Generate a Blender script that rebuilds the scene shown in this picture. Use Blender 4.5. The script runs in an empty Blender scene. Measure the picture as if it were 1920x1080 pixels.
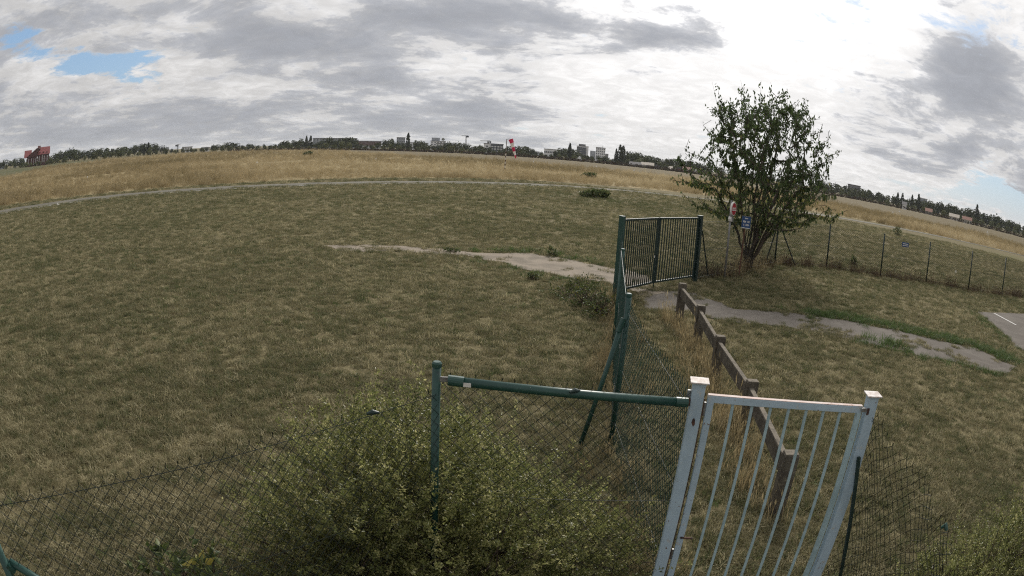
import bpy, math, random
import numpy as np
from mathutils import Vector, Matrix

random.seed(7)
rng = np.random.default_rng(7)
scene = bpy.context.scene
C = scene.collection

# ------------------------------------------------------------------ camera
H = 3.3                                    # height of the webcam on its mast
FPX, KD, PITCH, ROLL = 1294.27, 0.2697, 0.2007, 0.0683
cr, sr, cp, sp = math.cos(ROLL), math.sin(ROLL), math.cos(PITCH), math.sin(PITCH)
right = Vector((cr, sr*sp, sr*cp)); up = Vector((-sr, cr*sp, cr*cp)); fwd = Vector((0, cp, -sp))
cam = bpy.data.cameras.new('camera')
cam.type = 'PANO'
cam.panorama_type = 'FISHEYE_LENS_POLYNOMIAL'
cam.sensor_width = 36.0; cam.sensor_height = 20.25; cam.sensor_fit = 'HORIZONTAL'
_s = (1920/36.0)/FPX
cam.fisheye_polynomial_k0 = 0.0
cam.fisheye_polynomial_k1 = -_s
cam.fisheye_polynomial_k2 = 0.0
cam.fisheye_polynomial_k3 = -KD*_s**3
cam.fisheye_polynomial_k4 = 0.0
cam.fisheye_fov = math.pi
cam.clip_start = 0.05; cam.clip_end = 20000
camo = bpy.data.objects.new('camera', cam); C.objects.link(camo)
M = Matrix.Identity(4)
for i, v in enumerate((right, up, -fwd)):
    for j in range(3): M[j][i] = v[j]
M[2][3] = H
camo.matrix_world = M
scene.camera = camo

# survey helpers: sight line of the lens -> a point on the ground / at a distance
def ray(px, py):
    x, y = px-960.0, -(py-540.0)
    r = math.hypot(x, y)/FPX
    th = r*(1+KD*r*r); s = math.sin(th)/max(r*FPX, 1e-9)
    return right*(x*s) + up*(y*s) + fwd*math.cos(th)
def G(px, py, z=0.0):
    d = ray(px, py); t = (z-H)/d.z
    return Vector((d.x*t, d.y*t, z))
def F(px, py, R):
    d = ray(px, py); t = R/math.hypot(d.x, d.y)
    return Vector((d.x*t, d.y*t, H+d.z*t))
def azel(px, py):
    d = ray(px, py); return math.atan2(d.x, d.y), math.asin(d.z)

# ------------------------------------------------------------------ world, sun, exposure
SUN_AZ, SUN_EL = math.radians(17), math.radians(36)
world = bpy.data.worlds.new('World'); scene.world = world; world.use_nodes = True
wt = world.node_tree; wt.nodes.clear()
class NB:
    """tiny expression builder for shader nodes"""
    def __init__(s, t): s.t = t; s.L = t.links
    def put(s, sock, v):
        if isinstance(v, bpy.types.NodeSocket): s.L.new(v, sock)
        elif v is not None: sock.default_value = v
    def m(s, op, a, b=None, c=None, clamp=False):
        n = s.t.nodes.new('ShaderNodeMath'); n.operation = op; n.use_clamp = clamp
        s.put(n.inputs[0], a); s.put(n.inputs[1], b); s.put(n.inputs[2], c)
        return n.outputs[0]
    def add(s, *a):
        r = a[0]
        for b in a[1:]: r = s.m('ADD', r, b)
        return r
    def mul(s, a, b): return s.m('MULTIPLY', a, b)
    def noise(s, vec, scale, detail=5, rough=.55, dist=0, w=None):
        n = s.t.nodes.new('ShaderNodeTexNoise')
        if w is not None: n.noise_dimensions = '4D'; n.inputs['W'].default_value = w
        s.put(n.inputs['Vector'], vec)
        n.inputs['Scale'].default_value = scale; n.inputs['Detail'].default_value = detail
        n.inputs['Roughness'].default_value = rough; n.inputs['Distortion'].default_value = dist
        return n.outputs['Fac'] if 'Fac' in n.outputs else n.outputs[0]
    def sstep(s, v, a, b):
        n = s.t.nodes.new('ShaderNodeMapRange'); n.interpolation_type = 'SMOOTHSTEP'
        s.put(n.inputs[0], v); n.inputs[1].default_value = a; n.inputs[2].default_value = b
        return n.outputs[0]
    def lin(s, v, a, b, c, d):
        n = s.t.nodes.new('ShaderNodeMapRange')
        s.put(n.inputs[0], v)
        for i, q in enumerate((a, b, c, d)): n.inputs[1+i].default_value = q
        return n.outputs[0]
    def mix(s, f, a, b):
        n = s.t.nodes.new('ShaderNodeMix'); n.data_type = 'RGBA'
        s.put(n.inputs[0], f)
        for i, v in ((6, a), (7, b)):
            if isinstance(v, (tuple, list)): n.inputs[i].default_value = (*v[:3], 1)
            else: s.put(n.inputs[i], v)
        return n.outputs[2]
    def vec(s, x, y, z):
        n = s.t.nodes.new('ShaderNodeCombineXYZ')
        s.put(n.inputs[0], x); s.put(n.inputs[1], y); s.put(n.inputs[2], z)
        return n.outputs[0]
    def scale(s, col, k):
        n = s.t.nodes.new('ShaderNodeVectorMath'); n.operation = 'SCALE'
        s.put(n.inputs[0], col); s.put(n.inputs['Scale'], k)
        return n.outputs[0]

w = NB(wt)
tc = wt.nodes.new('ShaderNodeTexCoord')
sep = wt.nodes.new('ShaderNodeSeparateXYZ'); wt.links.new(tc.outputs['Generated'], sep.inputs[0])
dx, dy, dz = sep.outputs
AZ = w.m('ARCTAN2', dx, dy); EL = w.m('ARCSINE', dz)
zc = w.add(w.m('MAXIMUM', dz, 0.0), 0.17)
P = w.vec(w.m('DIVIDE', dx, zc), w.m('DIVIDE', dy, zc), 0.0)
n_big = w.noise(P, 0.85, 10, .60, .5)
n_mid = w.noise(P, 2.1, 10, .66, .5, w=3.1)
n_fine = w.noise(P, 6.5, 7, .66, .6, w=8.2)
def lobe(px, py, wx, wy, k):
    """a bank of cloud (or a gap) of its own, by direction; wx, wy in degrees"""
    a, e = azel(px, py)
    u = w.mul(w.m('SUBTRACT', AZ, a), 1/math.radians(wx)); v = w.mul(w.m('SUBTRACT', EL, e), 1/math.radians(wy))
    r2 = w.add(w.mul(u, u), w.mul(v, v))
    return w.mul(w.m('EXPONENT', w.mul(r2, -1.0)), k)
# cloud cover: gaps of blue where it falls
cover_f = w.add(w.mul(n_big, .6), w.mul(n_mid, .7), w.mul(n_fine, .36), -.33,
    lobe(30, 70, 4.0, 1.7, -.30), lobe(190, 118, 6.0, 1.1, -.27), lobe(250, 150, 3.0, .7, -.14), lobe(90, 100, 5, .8, -.12),
    lobe(1895, 375, 6.0, 1.8, -.33), lobe(1600, 170, 6, 1.8, -.10), lobe(1780, 380, 4, 1.0, -.12))
cover = w.sstep(cover_f, .28, .385)
# thickness: grey undersides where it is high
thick_f = w.add(w.mul(n_big, .62), w.mul(n_mid, .54), w.mul(n_fine, .36), -.26,
    lobe(500, 75, 13, 1.8, .13), lobe(950, 45, 10, 1.8, .15), lobe(1250, 70, 6, 1.1, .13), lobe(250, 20, 9, 1.2, .10),
    lobe(650, 150, 6, .9, .11), lobe(150, 250, 10, 1.5, .15), lobe(850, 200, 9, 1.0, .10), lobe(930, 235, 4, .8, .09), lobe(600, 245, 14, .9, .11),
    lobe(1830, 110, 4.5, 4.0, .26), lobe(1810, 290, 3.5, 1.2, .14), lobe(1400, 250, 11, 5.0, -.20),
    lobe(1120, 150, 5, 1.6, -.14), lobe(330, 125, 6, 1.0, -.14), lobe(470, 165, 6, .8, -.10), lobe(1500, 60, 6, 3, -.16), lobe(60, 130, 6, .9, -.08), lobe(1240, 250, 2.5, .6, .12), lobe(1900, 420, 8, 1.5, -.12))
dark = w.add(w.mul(w.sstep(thick_f, .40, .68), .55), w.mul(w.sstep(thick_f, .485, .56), .45))
sx, sy, sz = math.sin(SUN_AZ)*math.cos(SUN_EL), math.cos(SUN_AZ)*math.cos(SUN_EL), math.sin(SUN_EL)
cosS = w.add(w.mul(dx, sx), w.mul(dy, sy), w.mul(dz, sz))
glow = w.m('POWER', w.m('MAXIMUM', cosS, 0.0), 7.0)
bright = w.add(.41, w.mul(glow, .54), w.mul(w.m('POWER', w.m('MAXIMUM', cosS, 0.0), 40.0), 2.5), w.mul(w.sstep(n_fine, .35, .7), .16))
lit = w.scale(w.mix(0.0, (1.0, .985, .975), (1, 1, 1)), bright)
greyv = w.add(.185, w.mul(glow, .08), w.mul(n_fine, .16))
grey = w.scale(w.mix(0.0, (.935, .97, 1.06), (1, 1, 1)), greyv)
rim = w.mul(w.mul(dark, w.m('SUBTRACT', 1.0, dark)), w.mul(w.sstep(n_fine, .42, .66), .45))
cloud = w.mix(dark, w.scale(lit, w.add(1.0, rim)), w.scale(grey, w.add(1.0, rim)))
sky = wt.nodes.new('ShaderNodeTexSky'); sky.sky_type = 'NISHITA'; sky.sun_disc = False
sky.sun_elevation = SUN_EL; sky.sun_rotation = SUN_AZ; sky.air_density = 1.3; sky.dust_density = .2; sky.ozone_density = 3.0
STR = 0.09
# thin milky veil over the blue between the clouds
gap = w.mix(.70, sky.outputs[0], tuple(q/STR for q in (.17, .27, .43)))
gap = w.mix(w.mul(w.m('MINIMUM', glow, 1.0), .8), gap, tuple(q/STR for q in (.80, .83, .87)))
final = w.mix(cover, gap, w.scale(cloud, 1/STR))
bg = wt.nodes.new('ShaderNodeBackground'); wt.links.new(final, bg.inputs[0]); bg.inputs[1].default_value = STR
wo = wt.nodes.new('ShaderNodeOutputWorld'); wt.links.new(bg.outputs[0], wo.inputs[0])

sun = bpy.data.lights.new('sun', 'SUN'); sun.energy = 2.4; sun.angle = math.radians(16); sun.color = (1, .95, .87)
suno = bpy.data.objects.new('sun', sun); C.objects.link(suno)
suno.rotation_euler = Vector((sx, sy, sz)).to_track_quat('Z', 'Y').to_euler(); suno.location = (0, 0, 40)

scene.render.engine = 'CYCLES'
scene.view_settings.view_transform = 'Standard'; scene.view_settings.look = 'None'
scene.view_settings.gamma = 1; scene.view_settings.exposure = 0.52
scene.view_settings.use_curve_mapping = False
scene.cycles.max_bounces = 5; scene.cycles.diffuse_bounces = 3; scene.cycles.glossy_bounces = 2
scene.cycles.transmission_bounces = 3; scene.cycles.transparent_max_bounces = 6
scene.cycles.use_denoising = False
scene.cycles.sample_clamp_indirect = 4
scene.cycles.filter_width = 1.15

# ------------------------------------------------------------------ materials
def new_mat(name):
    m = bpy.data.materials.new(name); m.use_nodes = True
    t = m.node_tree; b = NB(t)
    return m, t, b, t.nodes['Principled BSDF']
def bumped(t, b, bs, height, strength, dist):
    n = t.nodes.new('ShaderNodeBump'); n.inputs['Strength'].default_value = strength; n.inputs['Distance'].default_value = dist
    t.links.new(height, n.inputs['Height']); t.links.new(n.outputs[0], bs.inputs['Normal'])
def mat(name, col, col2=None, rough=.7, scale=8, metal=0, bump=.15, spec=.3, col3=None, lo=.4, hi=.65, dist=.01, speck=None):
    """two-or-three tone weathered surface"""
    m, t, b, bs = new_mat(name)
    tcn = t.nodes.new('ShaderNodeTexCoord'); v = tcn.outputs['Object']
    n1 = b.noise(v, scale, 6, .6, .4)
    c = b.mix(b.sstep(n1, lo, hi), col, col2 or tuple(x*.8 for x in col))
    if col3: c = b.mix(b.sstep(b.noise(v, scale*2.7, 5, .65, 1.0, w=4.0), .58, .68), c, col3)
    if speck:
        pc, ps, pt = speck
        f1 = b.noise(v, ps, 4, .7, .8, w=9.0); f2 = b.noise(v, ps*.12, 3, .5, 0, w=6.0)
        c = b.mix(b.sstep(b.add(f1, b.mul(f2, .35)), pt, pt+.05), c, pc)
    t.links.new(c, bs.inputs['Base Color'])
    bs.inputs['Roughness'].default_value = rough; bs.inputs['Metallic'].default_value = metal
    bs.inputs['Specular IOR Level'].default_value = spec
    if bump: bumped(t, b, bs, b.noise(v, scale*6, 4, .6), bump, dist)
    return m
def leaf_mat(name, c0, c1, c2=None, trans=.3, source='GEOMETRY', rough=.55):
    """per-leaf tint from an attribute"""
    m, t, b, bs = new_mat(name)
    a = t.nodes.new('ShaderNodeAttribute'); a.attribute_type = source; a.attribute_name = 'tint'
    f = a.outputs['Fac']
    c = b.mix(b.sstep(f, 0.0, .7), c0, c1)
    if c2: c = b.mix(b.sstep(f, .72, 1.0), c, c2)
    t.links.new(c, bs.inputs['Base Color']); bs.inputs['Roughness'].default_value = rough
    bs.inputs['Specular IOR Level'].default_value = .45
    tr = t.nodes.new('ShaderNodeBsdfTranslucent'); t.links.new(c, tr.inputs[0])
    mx = t.nodes.new('ShaderNodeMixShader'); mx.inputs[0].default_value = trans
    t.links.new(bs.outputs[0], mx.inputs[1]); t.links.new(tr.outputs[0], mx.inputs[2])
    t.links.new(mx.outputs[0], t.nodes['Material Output'].inputs[0])
    return m
def far_leaf_mat(name, c0, c1):
    """colour differs from tree to tree and from clump to clump"""
    m, t, b, bs = new_mat(name)
    oi = t.nodes.new('ShaderNodeObjectInfo'); a = t.nodes.new('ShaderNodeAttribute'); a.attribute_name = 'tint'
    f = b.add(b.mul(oi.outputs['Random'], .62), b.mul(a.outputs['Fac'], .38))
    t.links.new(b.mix(f, c0, c1), bs.inputs['Base Color']); bs.inputs['Roughness'].default_value = .8
    bs.inputs['Specular IOR Level'].default_value = .1
    return m
def ground_mat(name, soil, straw, green, s_patch=.12, s_mid=.9, s_fine=14, greenness=.5, bump=.5):
    m, t, b, bs = new_mat(name)
    tcn = t.nodes.new('ShaderNodeTexCoord'); v = tcn.outputs['Object']
    p = b.noise(v, s_patch, 5, .6, .6); q = b.noise(v, s_mid, 6, .65, .3, w=2.0); r = b.noise(v, s_fine, 5, .7, .2, w=5.0)
    c = b.mix(b.sstep(r, .35, .68), soil, straw)
    g = b.sstep(b.add(b.mul(p, .55), b.mul(q, .45)), .62-.25*greenness, .78-.3*greenness)
    c = b.mix(b.mul(g, .8), c, green)
    c = b.mix(b.mul(b.sstep(b.noise(v, s_mid*3.3, 5, .7, 0, w=7.0), .5, .72), .5), c, tuple(x*.75 for x in soil))
    t.links.new(c, bs.inputs['Base Color']); bs.inputs['Roughness'].default_value = .95
    bs.inputs['Specular IOR Level'].default_value = .05
    bumped(t, b, bs, b.add(b.mul(r, .5), b.mul(q, .5)), bump, .06)
    return m
MT = {}
MT['lawn'] = ground_mat('dry lawn soil', (.110, .093, .054), (.202, .174, .098), (.118, .120, .053), greenness=.45)
MT['meadow'] = ground_mat('golden meadow ground', (.20, .16, .085), (.36, .295, .175), (.22, .19, .10), s_patch=.03, s_mid=.25, s_fine=2.2, greenness=.1)
MT['field'] = ground_mat('mown green field', (.095, .090, .050), (.13, .118, .066), (.075, .085, .042), s_patch=.02, s_mid=.12, s_fine=1.2, greenness=.7)
MT['mown'] = ground_mat('mown brown strip', (.12, .098, .058), (.165, .135, .08), (.10, .098, .05), s_patch=.02, s_mid=.12, s_fine=1.5, greenness=.35)
MT['pale'] = ground_mat('pale dry strip', (.30, .255, .18), (.36, .31, .22), (.24, .21, .13), s_patch=.02, s_mid=.1, s_fine=1, greenness=.1)
MT['asphalt'] = mat('worn grey asphalt', (.088, .075, .062), (.118, .103, .086), .9, 1.5, bump=.5, col3=(.066, .058, .045), speck=((.17, .15, .12), 25, .80))
MT['taxi'] = mat('worn taxiway asphalt', (.098, .090, .070), (.128, .118, .090), .9, .5, bump=.3, col3=(.12, .11, .08))
MT['concrete_path'] = mat('pale broken concrete', (.215, .178, .135), (.135, .112, .082), .92, 1.2, bump=.5, col3=(.12, .10, .07))
MT['line'] = mat('road paint', (.55, .54, .52), (.42, .41, .38), .8, 6)
MT['green_paint'] = mat('green plastic coated steel', (.012, .052, .042), (.020, .068, .054), .42, 5, bump=.04, spec=.5, col3=(.016, .045, .04), speck=((.14, .16, .14), 30, .86))
MT['green_dark'] = mat('dark green gate paint', (.008, .022, .020), (.012, .030, .026), .45, 4, bump=.04, spec=.4)
MT['wire'] = mat('green coated wire', (.006, .012, .010), (.009, .018, .014), .5, 12, bump=0)
MT['wire_bright'] = mat('bright green coated wire', (.010, .052, .040), (.012, .04, .032), .45, 12, bump=0)
MT['grey_wire'] = mat('galvanised tension wire', (.20, .21, .20), (.12, .13, .12), .5, 12, metal=.3, bump=0)
MT['white_paint'] = mat('pale blue grey gate paint', (.37, .47, .55), (.30, .385, .45), .5, 3.5, bump=.12, col3=(.40, .42, .42), lo=.45, hi=.75, speck=((.16, .10, .07), 26, .82))
MT['bar_paint'] = mat('pale teal bar paint', (.36, .48, .52), (.27, .37, .40), .5, 5, bump=.1, col3=(.28, .33, .34), speck=((.12, .07, .05), 30, .83))
MT['cap'] = mat('rusty white cap plate', (.62, .59, .57), (.40, .33, .29), .6, 14, bump=.2, col3=(.22, .12, .08))
MT['rust_top'] = mat('chalky pink rail top', (.50, .38, .34), (.56, .49, .46), .7, 6, bump=.2, col3=(.25, .13, .09))
MT['rust'] = mat('dark rust', (.045, .030, .028), (.09, .045, .03), .85, 20)
MT['metal'] = mat('dull hinge metal', (.25, .26, .26), (.14, .13, .12), .5, 15, metal=.5)
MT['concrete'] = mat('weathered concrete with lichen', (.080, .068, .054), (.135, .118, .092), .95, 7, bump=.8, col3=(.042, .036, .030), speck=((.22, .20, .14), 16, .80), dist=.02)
MT['concrete_lit_top'] = mat('concrete with painted top light', (.19, .165, .13), (.115, .10, .078), .95, 10, bump=.8, col3=(.06, .052, .042), dist=.02)  # paler copy of the concrete: light on the tops put into the colour
MT['bark'] = mat('grey brown bark', (.075, .058, .045), (.12, .098, .076), .9, 14, bump=.8, dist=.03)
MT['rusty_pole'] = mat('rusty sign pole', (.13, .065, .04), (.09, .055, .04), .85, 8)
MT['galv'] = mat('galvanised pole', (.26, .255, .25), (.19, .185, .18), .55, 4, metal=.35)
MT['sign_white'] = mat('sign white', (.72, .70, .67), (.58, .56, .53), .5, 8, bump=.03)
MT['sign_red'] = mat('sign red', (.40, .028, .045), (.33, .03, .042), .45, 6, bump=.02)
MT['sign_blue'] = mat('sign blue', (.030, .075, .19), (.026, .06, .15), .45, 6, bump=.02)
MT['leaf_tree'] = leaf_mat('cherry leaf', (.034, .056, .022), (.080, .115, .040), (.22, .21, .06), .46)
MT['leaf_bush'] = leaf_mat('privet leaf', (.072, .092, .028), (.205, .215, .074), (.48, .45, .21), .52, rough=.38)
MT['leaf_green'] = leaf_mat('green shrub leaf', (.045, .070, .022), (.095, .13, .042), (.19, .19, .075), .3)
MT['leaf_weed'] = leaf_mat('weed leaf', (.05, .075, .022), (.12, .14, .045), (.30, .25, .04), .25)
MT['twig'] = mat('thin twig', (.05, .036, .026), (.075, .055, .04), .9, 10, bump=0)
MT['grass'] = leaf_mat('lawn blade', (.096, .110, .045), (.206, .182, .098), (.40, .355, .215), .38, 'INSTANCER', .8)
MT['grass_gold'] = leaf_mat('golden blade', (.20, .16, .08), (.38, .305, .175), (.52, .44, .28), .3, 'INSTANCER', .8)
MT['grass_dry'] = leaf_mat('tall dry blade', (.20, .155, .08), (.36, .285, .155), (.48, .40, .24), .35, 'INSTANCER', .8)
MT['grass_fresh'] = leaf_mat('fresh green blade', (.050, .088, .022), (.098, .150, .042), (.18, .20, .08), .35, 'INSTANCER', .7)
MT['grass_red'] = leaf_mat('reddish weed stem', (.055, .036, .024), (.105, .07, .042), (.15, .12, .06), .2, 'INSTANCER', .9)
MT['far_tree'] = far_leaf_mat('far tree foliage', (.022, .036, .018), (.085, .10, .042))
MT['far_tree_light'] = far_leaf_mat('lighter far tree foliage', (.042, .056, .022), (.14, .15, .06))
MT['far_poplar'] = far_leaf_mat('far poplar foliage', (.014, .022, .016), (.040, .050, .026))
MT['far_shrub'] = far_leaf_mat('far shrub foliage', (.045, .052, .016), (.17, .16, .045))
MT['far_hedge'] = far_leaf_mat('far brown hedge foliage', (.045, .028, .018), (.085, .055, .03))
MT['far_trunk'] = mat('far trunk bark', (.05, .04, .03), (.08, .06, .05), .9, 2, bump=0)

# ------------------------------------------------------------------ mesh helpers
class MB:
    def __init__(s): s.v = []; s.f = []
    def box(s, c, size, R=None, taper=1.0):
        x, y, z = (q/2 for q in size); k = len(s.v); c = Vector(c)
        for sz_ in (-1, 1):
            tp = taper if sz_ > 0 else 1
            for sx_, sy_ in ((-1, -1), (1, -1), (1, 1), (-1, 1)):
                p = Vector((sx_*x*tp, sy_*y*tp, sz_*z))
                s.v.append(tuple(c + (R @ p if R else p)))
        s.f += [(k+3, k+2, k+1, k), (k+4, k+5, k+6, k+7)] + [(k+i, k+(i+1) % 4, k+4+(i+1) % 4, k+4+i) for i in range(4)]
        return s
    def tube(s, pts, rad, n=8, caps=True):
        pts = [Vector(p) for p in pts]
        if not isinstance(rad, (list, tuple)): rad = [rad]*len(pts)
        d0 = (pts[1]-pts[0]).normalized()
        a = d0.orthogonal().normalized(); k0 = len(s.v)
        for i, p in enumerate(pts):
            d = (pts[min(i+1, len(pts)-1)]-pts[max(i-1, 0)]).normalized()
            a = (a-d*a.dot(d)).normalized(); b = d.cross(a)
            for j in range(n):
                t = 2*math.pi*j/n
                s.v.append(tuple(p+(a*math.cos(t)+b*math.sin(t))*rad[i]))
        for i in range(len(pts)-1):
            for j in range(n):
                q = k0+i*n; s.f.append((q+j, q+(j+1) % n, q+n+(j+1) % n, q+n+j))
        if caps:
            s.f.append(tuple(k0+j for j in reversed(range(n)))); e = k0+(len(pts)-1)*n
            s.f.append(tuple(e+j for j in range(n)))
        return s
    def poly(s, pts):
        k = len(s.v); s.v += [tuple(p) for p in pts]; s.f.append(tuple(range(k, k+len(pts)))); return s
    def prism(s, pts, d):
        """closed outline pts pushed along vector d"""
        k = len(s.v); n = len(pts); d = Vector(d)
        s.v += [tuple(p) for p in pts] + [tuple(Vector(p)+d) for p in pts]
        s.f += [tuple(reversed(range(k, k+n))), tuple(range(k+n, k+2*n))] + [(k+i, k+(i+1) % n, k+n+(i+1) % n, k+n+i) for i in range(n)]
        return s
    def mesh(s, name, m):
        me = bpy.data.meshes.new(name); me.from_pydata([tuple(p) for p in s.v], [], s.f); me.update()
        if m: me.materials.append(MT[m] if isinstance(m, str) else m)
        return me
    def build(s, name, m, parent=None, smooth=False, bevel=0, loc=None):
        me = s.mesh(name, m)
        if smooth: me.shade_smooth()
        o = bpy.data.objects.new(name, me); C.objects.link(o)
        if parent: o.parent = parent
        if loc is not None: o.location = loc
        if bevel:
            md = o.modifiers.new('bevel', 'BEVEL'); md.width = bevel; md.segments = 2; md.limit_method = 'ANGLE'
        return o
def link(name, me, parent=None, loc=None):
    o = bpy.data.objects.new(name, me); C.objects.link(o)
    if parent: o.parent = parent
    if loc is not None: o.location = loc
    return o
def tag(o, label=None, cat=None, group=None, kind=None):
    if label: o['label'] = label
    if cat: o['category'] = cat
    if group: o['group'] = group
    if kind: o['kind'] = kind
    return o
def empty(name, loc=(0, 0, 0), rz=0, label=None, cat=None, group=None):
    o = bpy.data.objects.new(name, None); C.objects.link(o); o.location = loc; o.rotation_euler = (0, 0, rz)
    o.empty_display_size = .2
    return tag(o, label, cat, group)
def np_mesh(name, V, Q, m, tint=None, k=4):
    """fast mesh from arrays: V (n,3), Q (f,k)"""
    me = bpy.data.meshes.new(name)
    me.vertices.add(len(V)); me.vertices.foreach_set('co', np.asarray(V, np.float32).ravel())
    nf = len(Q); me.loops.add(nf*k); me.loops.foreach_set('vertex_index', np.asarray(Q, np.int32).ravel())
    me.polygons.add(nf); me.polygons.foreach_set('loop_start', np.arange(0, nf*k, k, dtype=np.int32))
    me.update(calc_edges=True)
    if tint is not None:
        a = me.attributes.new('tint', 'FLOAT', 'FACE'); a.data.foreach_set('value', np.asarray(tint, np.float32))
    me.materials.append(MT[m] if isinstance(m, str) else m)
    return me
_lat = rng.random((257, 257))
def vnoise(x, y, s):
    """smooth value noise in 0..1 on the ground plane"""
    x = np.asarray(x)*s+131.7; y = np.asarray(y)*s+71.3
    xi = np.floor(x).astype(int); yi = np.floor(y).astype(int); fx = x-xi; fy = y-yi
    fx = fx*fx*(3-2*fx); fy = fy*fy*(3-2*fy); xi %= 256; yi %= 256
    return (_lat[xi, yi]*(1-fx)*(1-fy)+_lat[xi+1, yi]*fx*(1-fy)+_lat[xi, yi+1]*(1-fx)*fy+_lat[xi+1, yi+1]*fx*fy)
def in_poly(x, y, poly):
    x = np.asarray(x); y = np.asarray(y); r = np.zeros(x.shape, bool); n = len(poly)
    for i in range(n):
        x0, y0 = poly[i]; x1, y1 = poly[(i+1) % n]
        if y0 == y1: continue
        c = ((y0 > y) != (y1 > y)) & (x < (x1-x0)*(y-y0)/(y1-y0)+x0); r ^= c
    return r
def smooth_line(pts, n=6):
    out = []
    for i in range(len(pts)-1):
        p0, p1, p2, p3 = (np.array(pts[max(0, min(len(pts)-1, j))], float) for j in (i-1, i, i+1, i+2))
        for k in range(n):
            t = k/n
            out.append(.5*((2*p1)+(p2-p0)*t+(2*p0-5*p1+4*p2-p3)*t*t+(3*p1-p0-3*p2+p3)*t**3))
    out.append(np.array(pts[-1], float)); return out
def ragged(poly, amp, step, s):
    """outline cut into short steps and pushed about by noise, for worn edges"""
    out = []; n = len(poly)
    for i in range(n):
        a = np.array(poly[i][:2]); b = np.array(poly[(i+1) % n][:2]); L = np.hypot(*(b-a)); k = max(1, int(L/step))
        for j in range(k):
            p = a+(b-a)*j/k
            ox = (vnoise(p[0], p[1], s)-.5)+.5*(vnoise(p[0]+9, p[1], s*3)-.5); oy = (vnoise(p[0]+40, p[1]+40, s)-.5)+.5*(vnoise(p[0]+49, p[1]+40, s*3)-.5)
            out.append((p[0]+ox*2*amp, p[1]+oy*2*amp))
    return out
def sheet(name, poly, z, m, kind='structure'):
    import bmesh
    bm = bmesh.new(); vs = [bm.verts.new((p[0], p[1], z)) for p in poly]
    f = bm.faces.new(vs); bmesh.ops.triangulate(bm, faces=[f]); bmesh.ops.recalc_face_normals(bm, faces=bm.faces[:])
    if bm.faces[:][0].normal.z < 0: bmesh.ops.reverse_faces(bm, faces=bm.faces[:])
    me = bpy.data.meshes.new(name); bm.to_mesh(me); bm.free(); me.materials.append(MT[m])
    o = bpy.data.objects.new(name, me); C.objects.link(o); o['kind'] = kind
    return o

# ------------------------------------------------------------------ the ground
def disc(R): return [(R*math.cos(2*math.pi*i/96), R*math.sin(2*math.pi*i/96)) for i in range(96)]
sheet('ground', disc(2600), 0, 'lawn')
g2 = lambda L: [tuple(G(*p)[:2]) for p in L]
# taxiway: a worn ribbon sweeping past behind the lawn
taxi_c = smooth_line([(-41, 12), (-37.5, 24), (-32.3, 37), (-24.5, 46), (-16.2, 53.9), (-8, 61.5), (1.4, 68.6), (10, 71.8), (20, 72.6), (36, 72.5), (50, 70.5), (68, 65), (100, 50)], 8)
def ribbon(cl, w0, amp=.15):
    L, Rr = [], []
    for i, p in enumerate(cl):
        d = cl[min(i+1, len(cl)-1)]-cl[max(i-1, 0)]; d = d/np.hypot(*d); nrm = np.array((-d[1], d[0]))
        j = (vnoise(p[0], p[1], .7)-.5)*amp*2
        L.append(tuple(p+nrm*(w0/2+j))); Rr.append(tuple(p-nrm*(w0/2-j)))
    return L+Rr[::-1]
taxi_poly = ribbon(taxi_c, 2.6, .4)
gold_lo = smooth_line([(-60, 14), (-46, 22), (-40.5, 33), (-34, 41.5), (-26.5, 50), (-14.5, 64), (1.5, 77.5), (11.8, 81), (23, 82.5), (36.7, 79), (47.5, 75.7), (56.4, 71), (66, 65.5), (100, 52)], 5)
gold_hi = smooth_line([(160, 62), (113, 106), (100, 122), (76, 146), (44, 174), (12, 192), (-20, 200), (-60, 255), (-105, 345), (-150, 330), (-186, 272), (-184, 200), (-150, 145), (-111, 95), (-95, 50)], 5)
gold_poly = [tuple(p) for p in gold_lo]+[tuple(p) for p in gold_hi]
sheet('meadow', gold_poly, .012, 'meadow')
# mown runway strip beyond the meadow, a pale dry verge on its far side
run_poly = [(160, 62), (113, 106), (100, 122), (76, 146), (44, 174), (12, 192), (-20, 200), (-60, 255), (-105, 345), (-60, 372), (30, 366), (120, 345), (200, 318), (262, 262), (300, 205), (330, 140), (330, 60)]
sheet('runway', run_poly, .006, 'mown')
pale_c = smooth_line([(-210, 290), (-150, 342), (-100, 356), (-40, 367), (30, 362), (120, 340), (200, 312), (262, 255), (300, 198), (330, 130)], 6)
sheet('dry_verge', ribbon(pale_c, 9, 1.0), .03, 'pale')
sheet('left_field', [(-105, 45), (-111, 95), (-150, 145), (-184, 200), (-186, 272), (-215, 300), (-330, 330), (-420, 250), (-330, 100)], .016, 'field')
sheet('taxiway', taxi_poly, .02, 'taxi')
tl = ribbon([p for p in smooth_line([(-38.6, 14), (-35.6, 24), (-30.6, 36), (-23.2, 44.6), (-14.9, 52.4), (-6.8, 60), (2.2, 66.9), (10.5, 70), (20, 70.9), (36, 70.8)], 8)], .28, .05)
sheet('taxiway_line', tl, .026, 'line')
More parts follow.
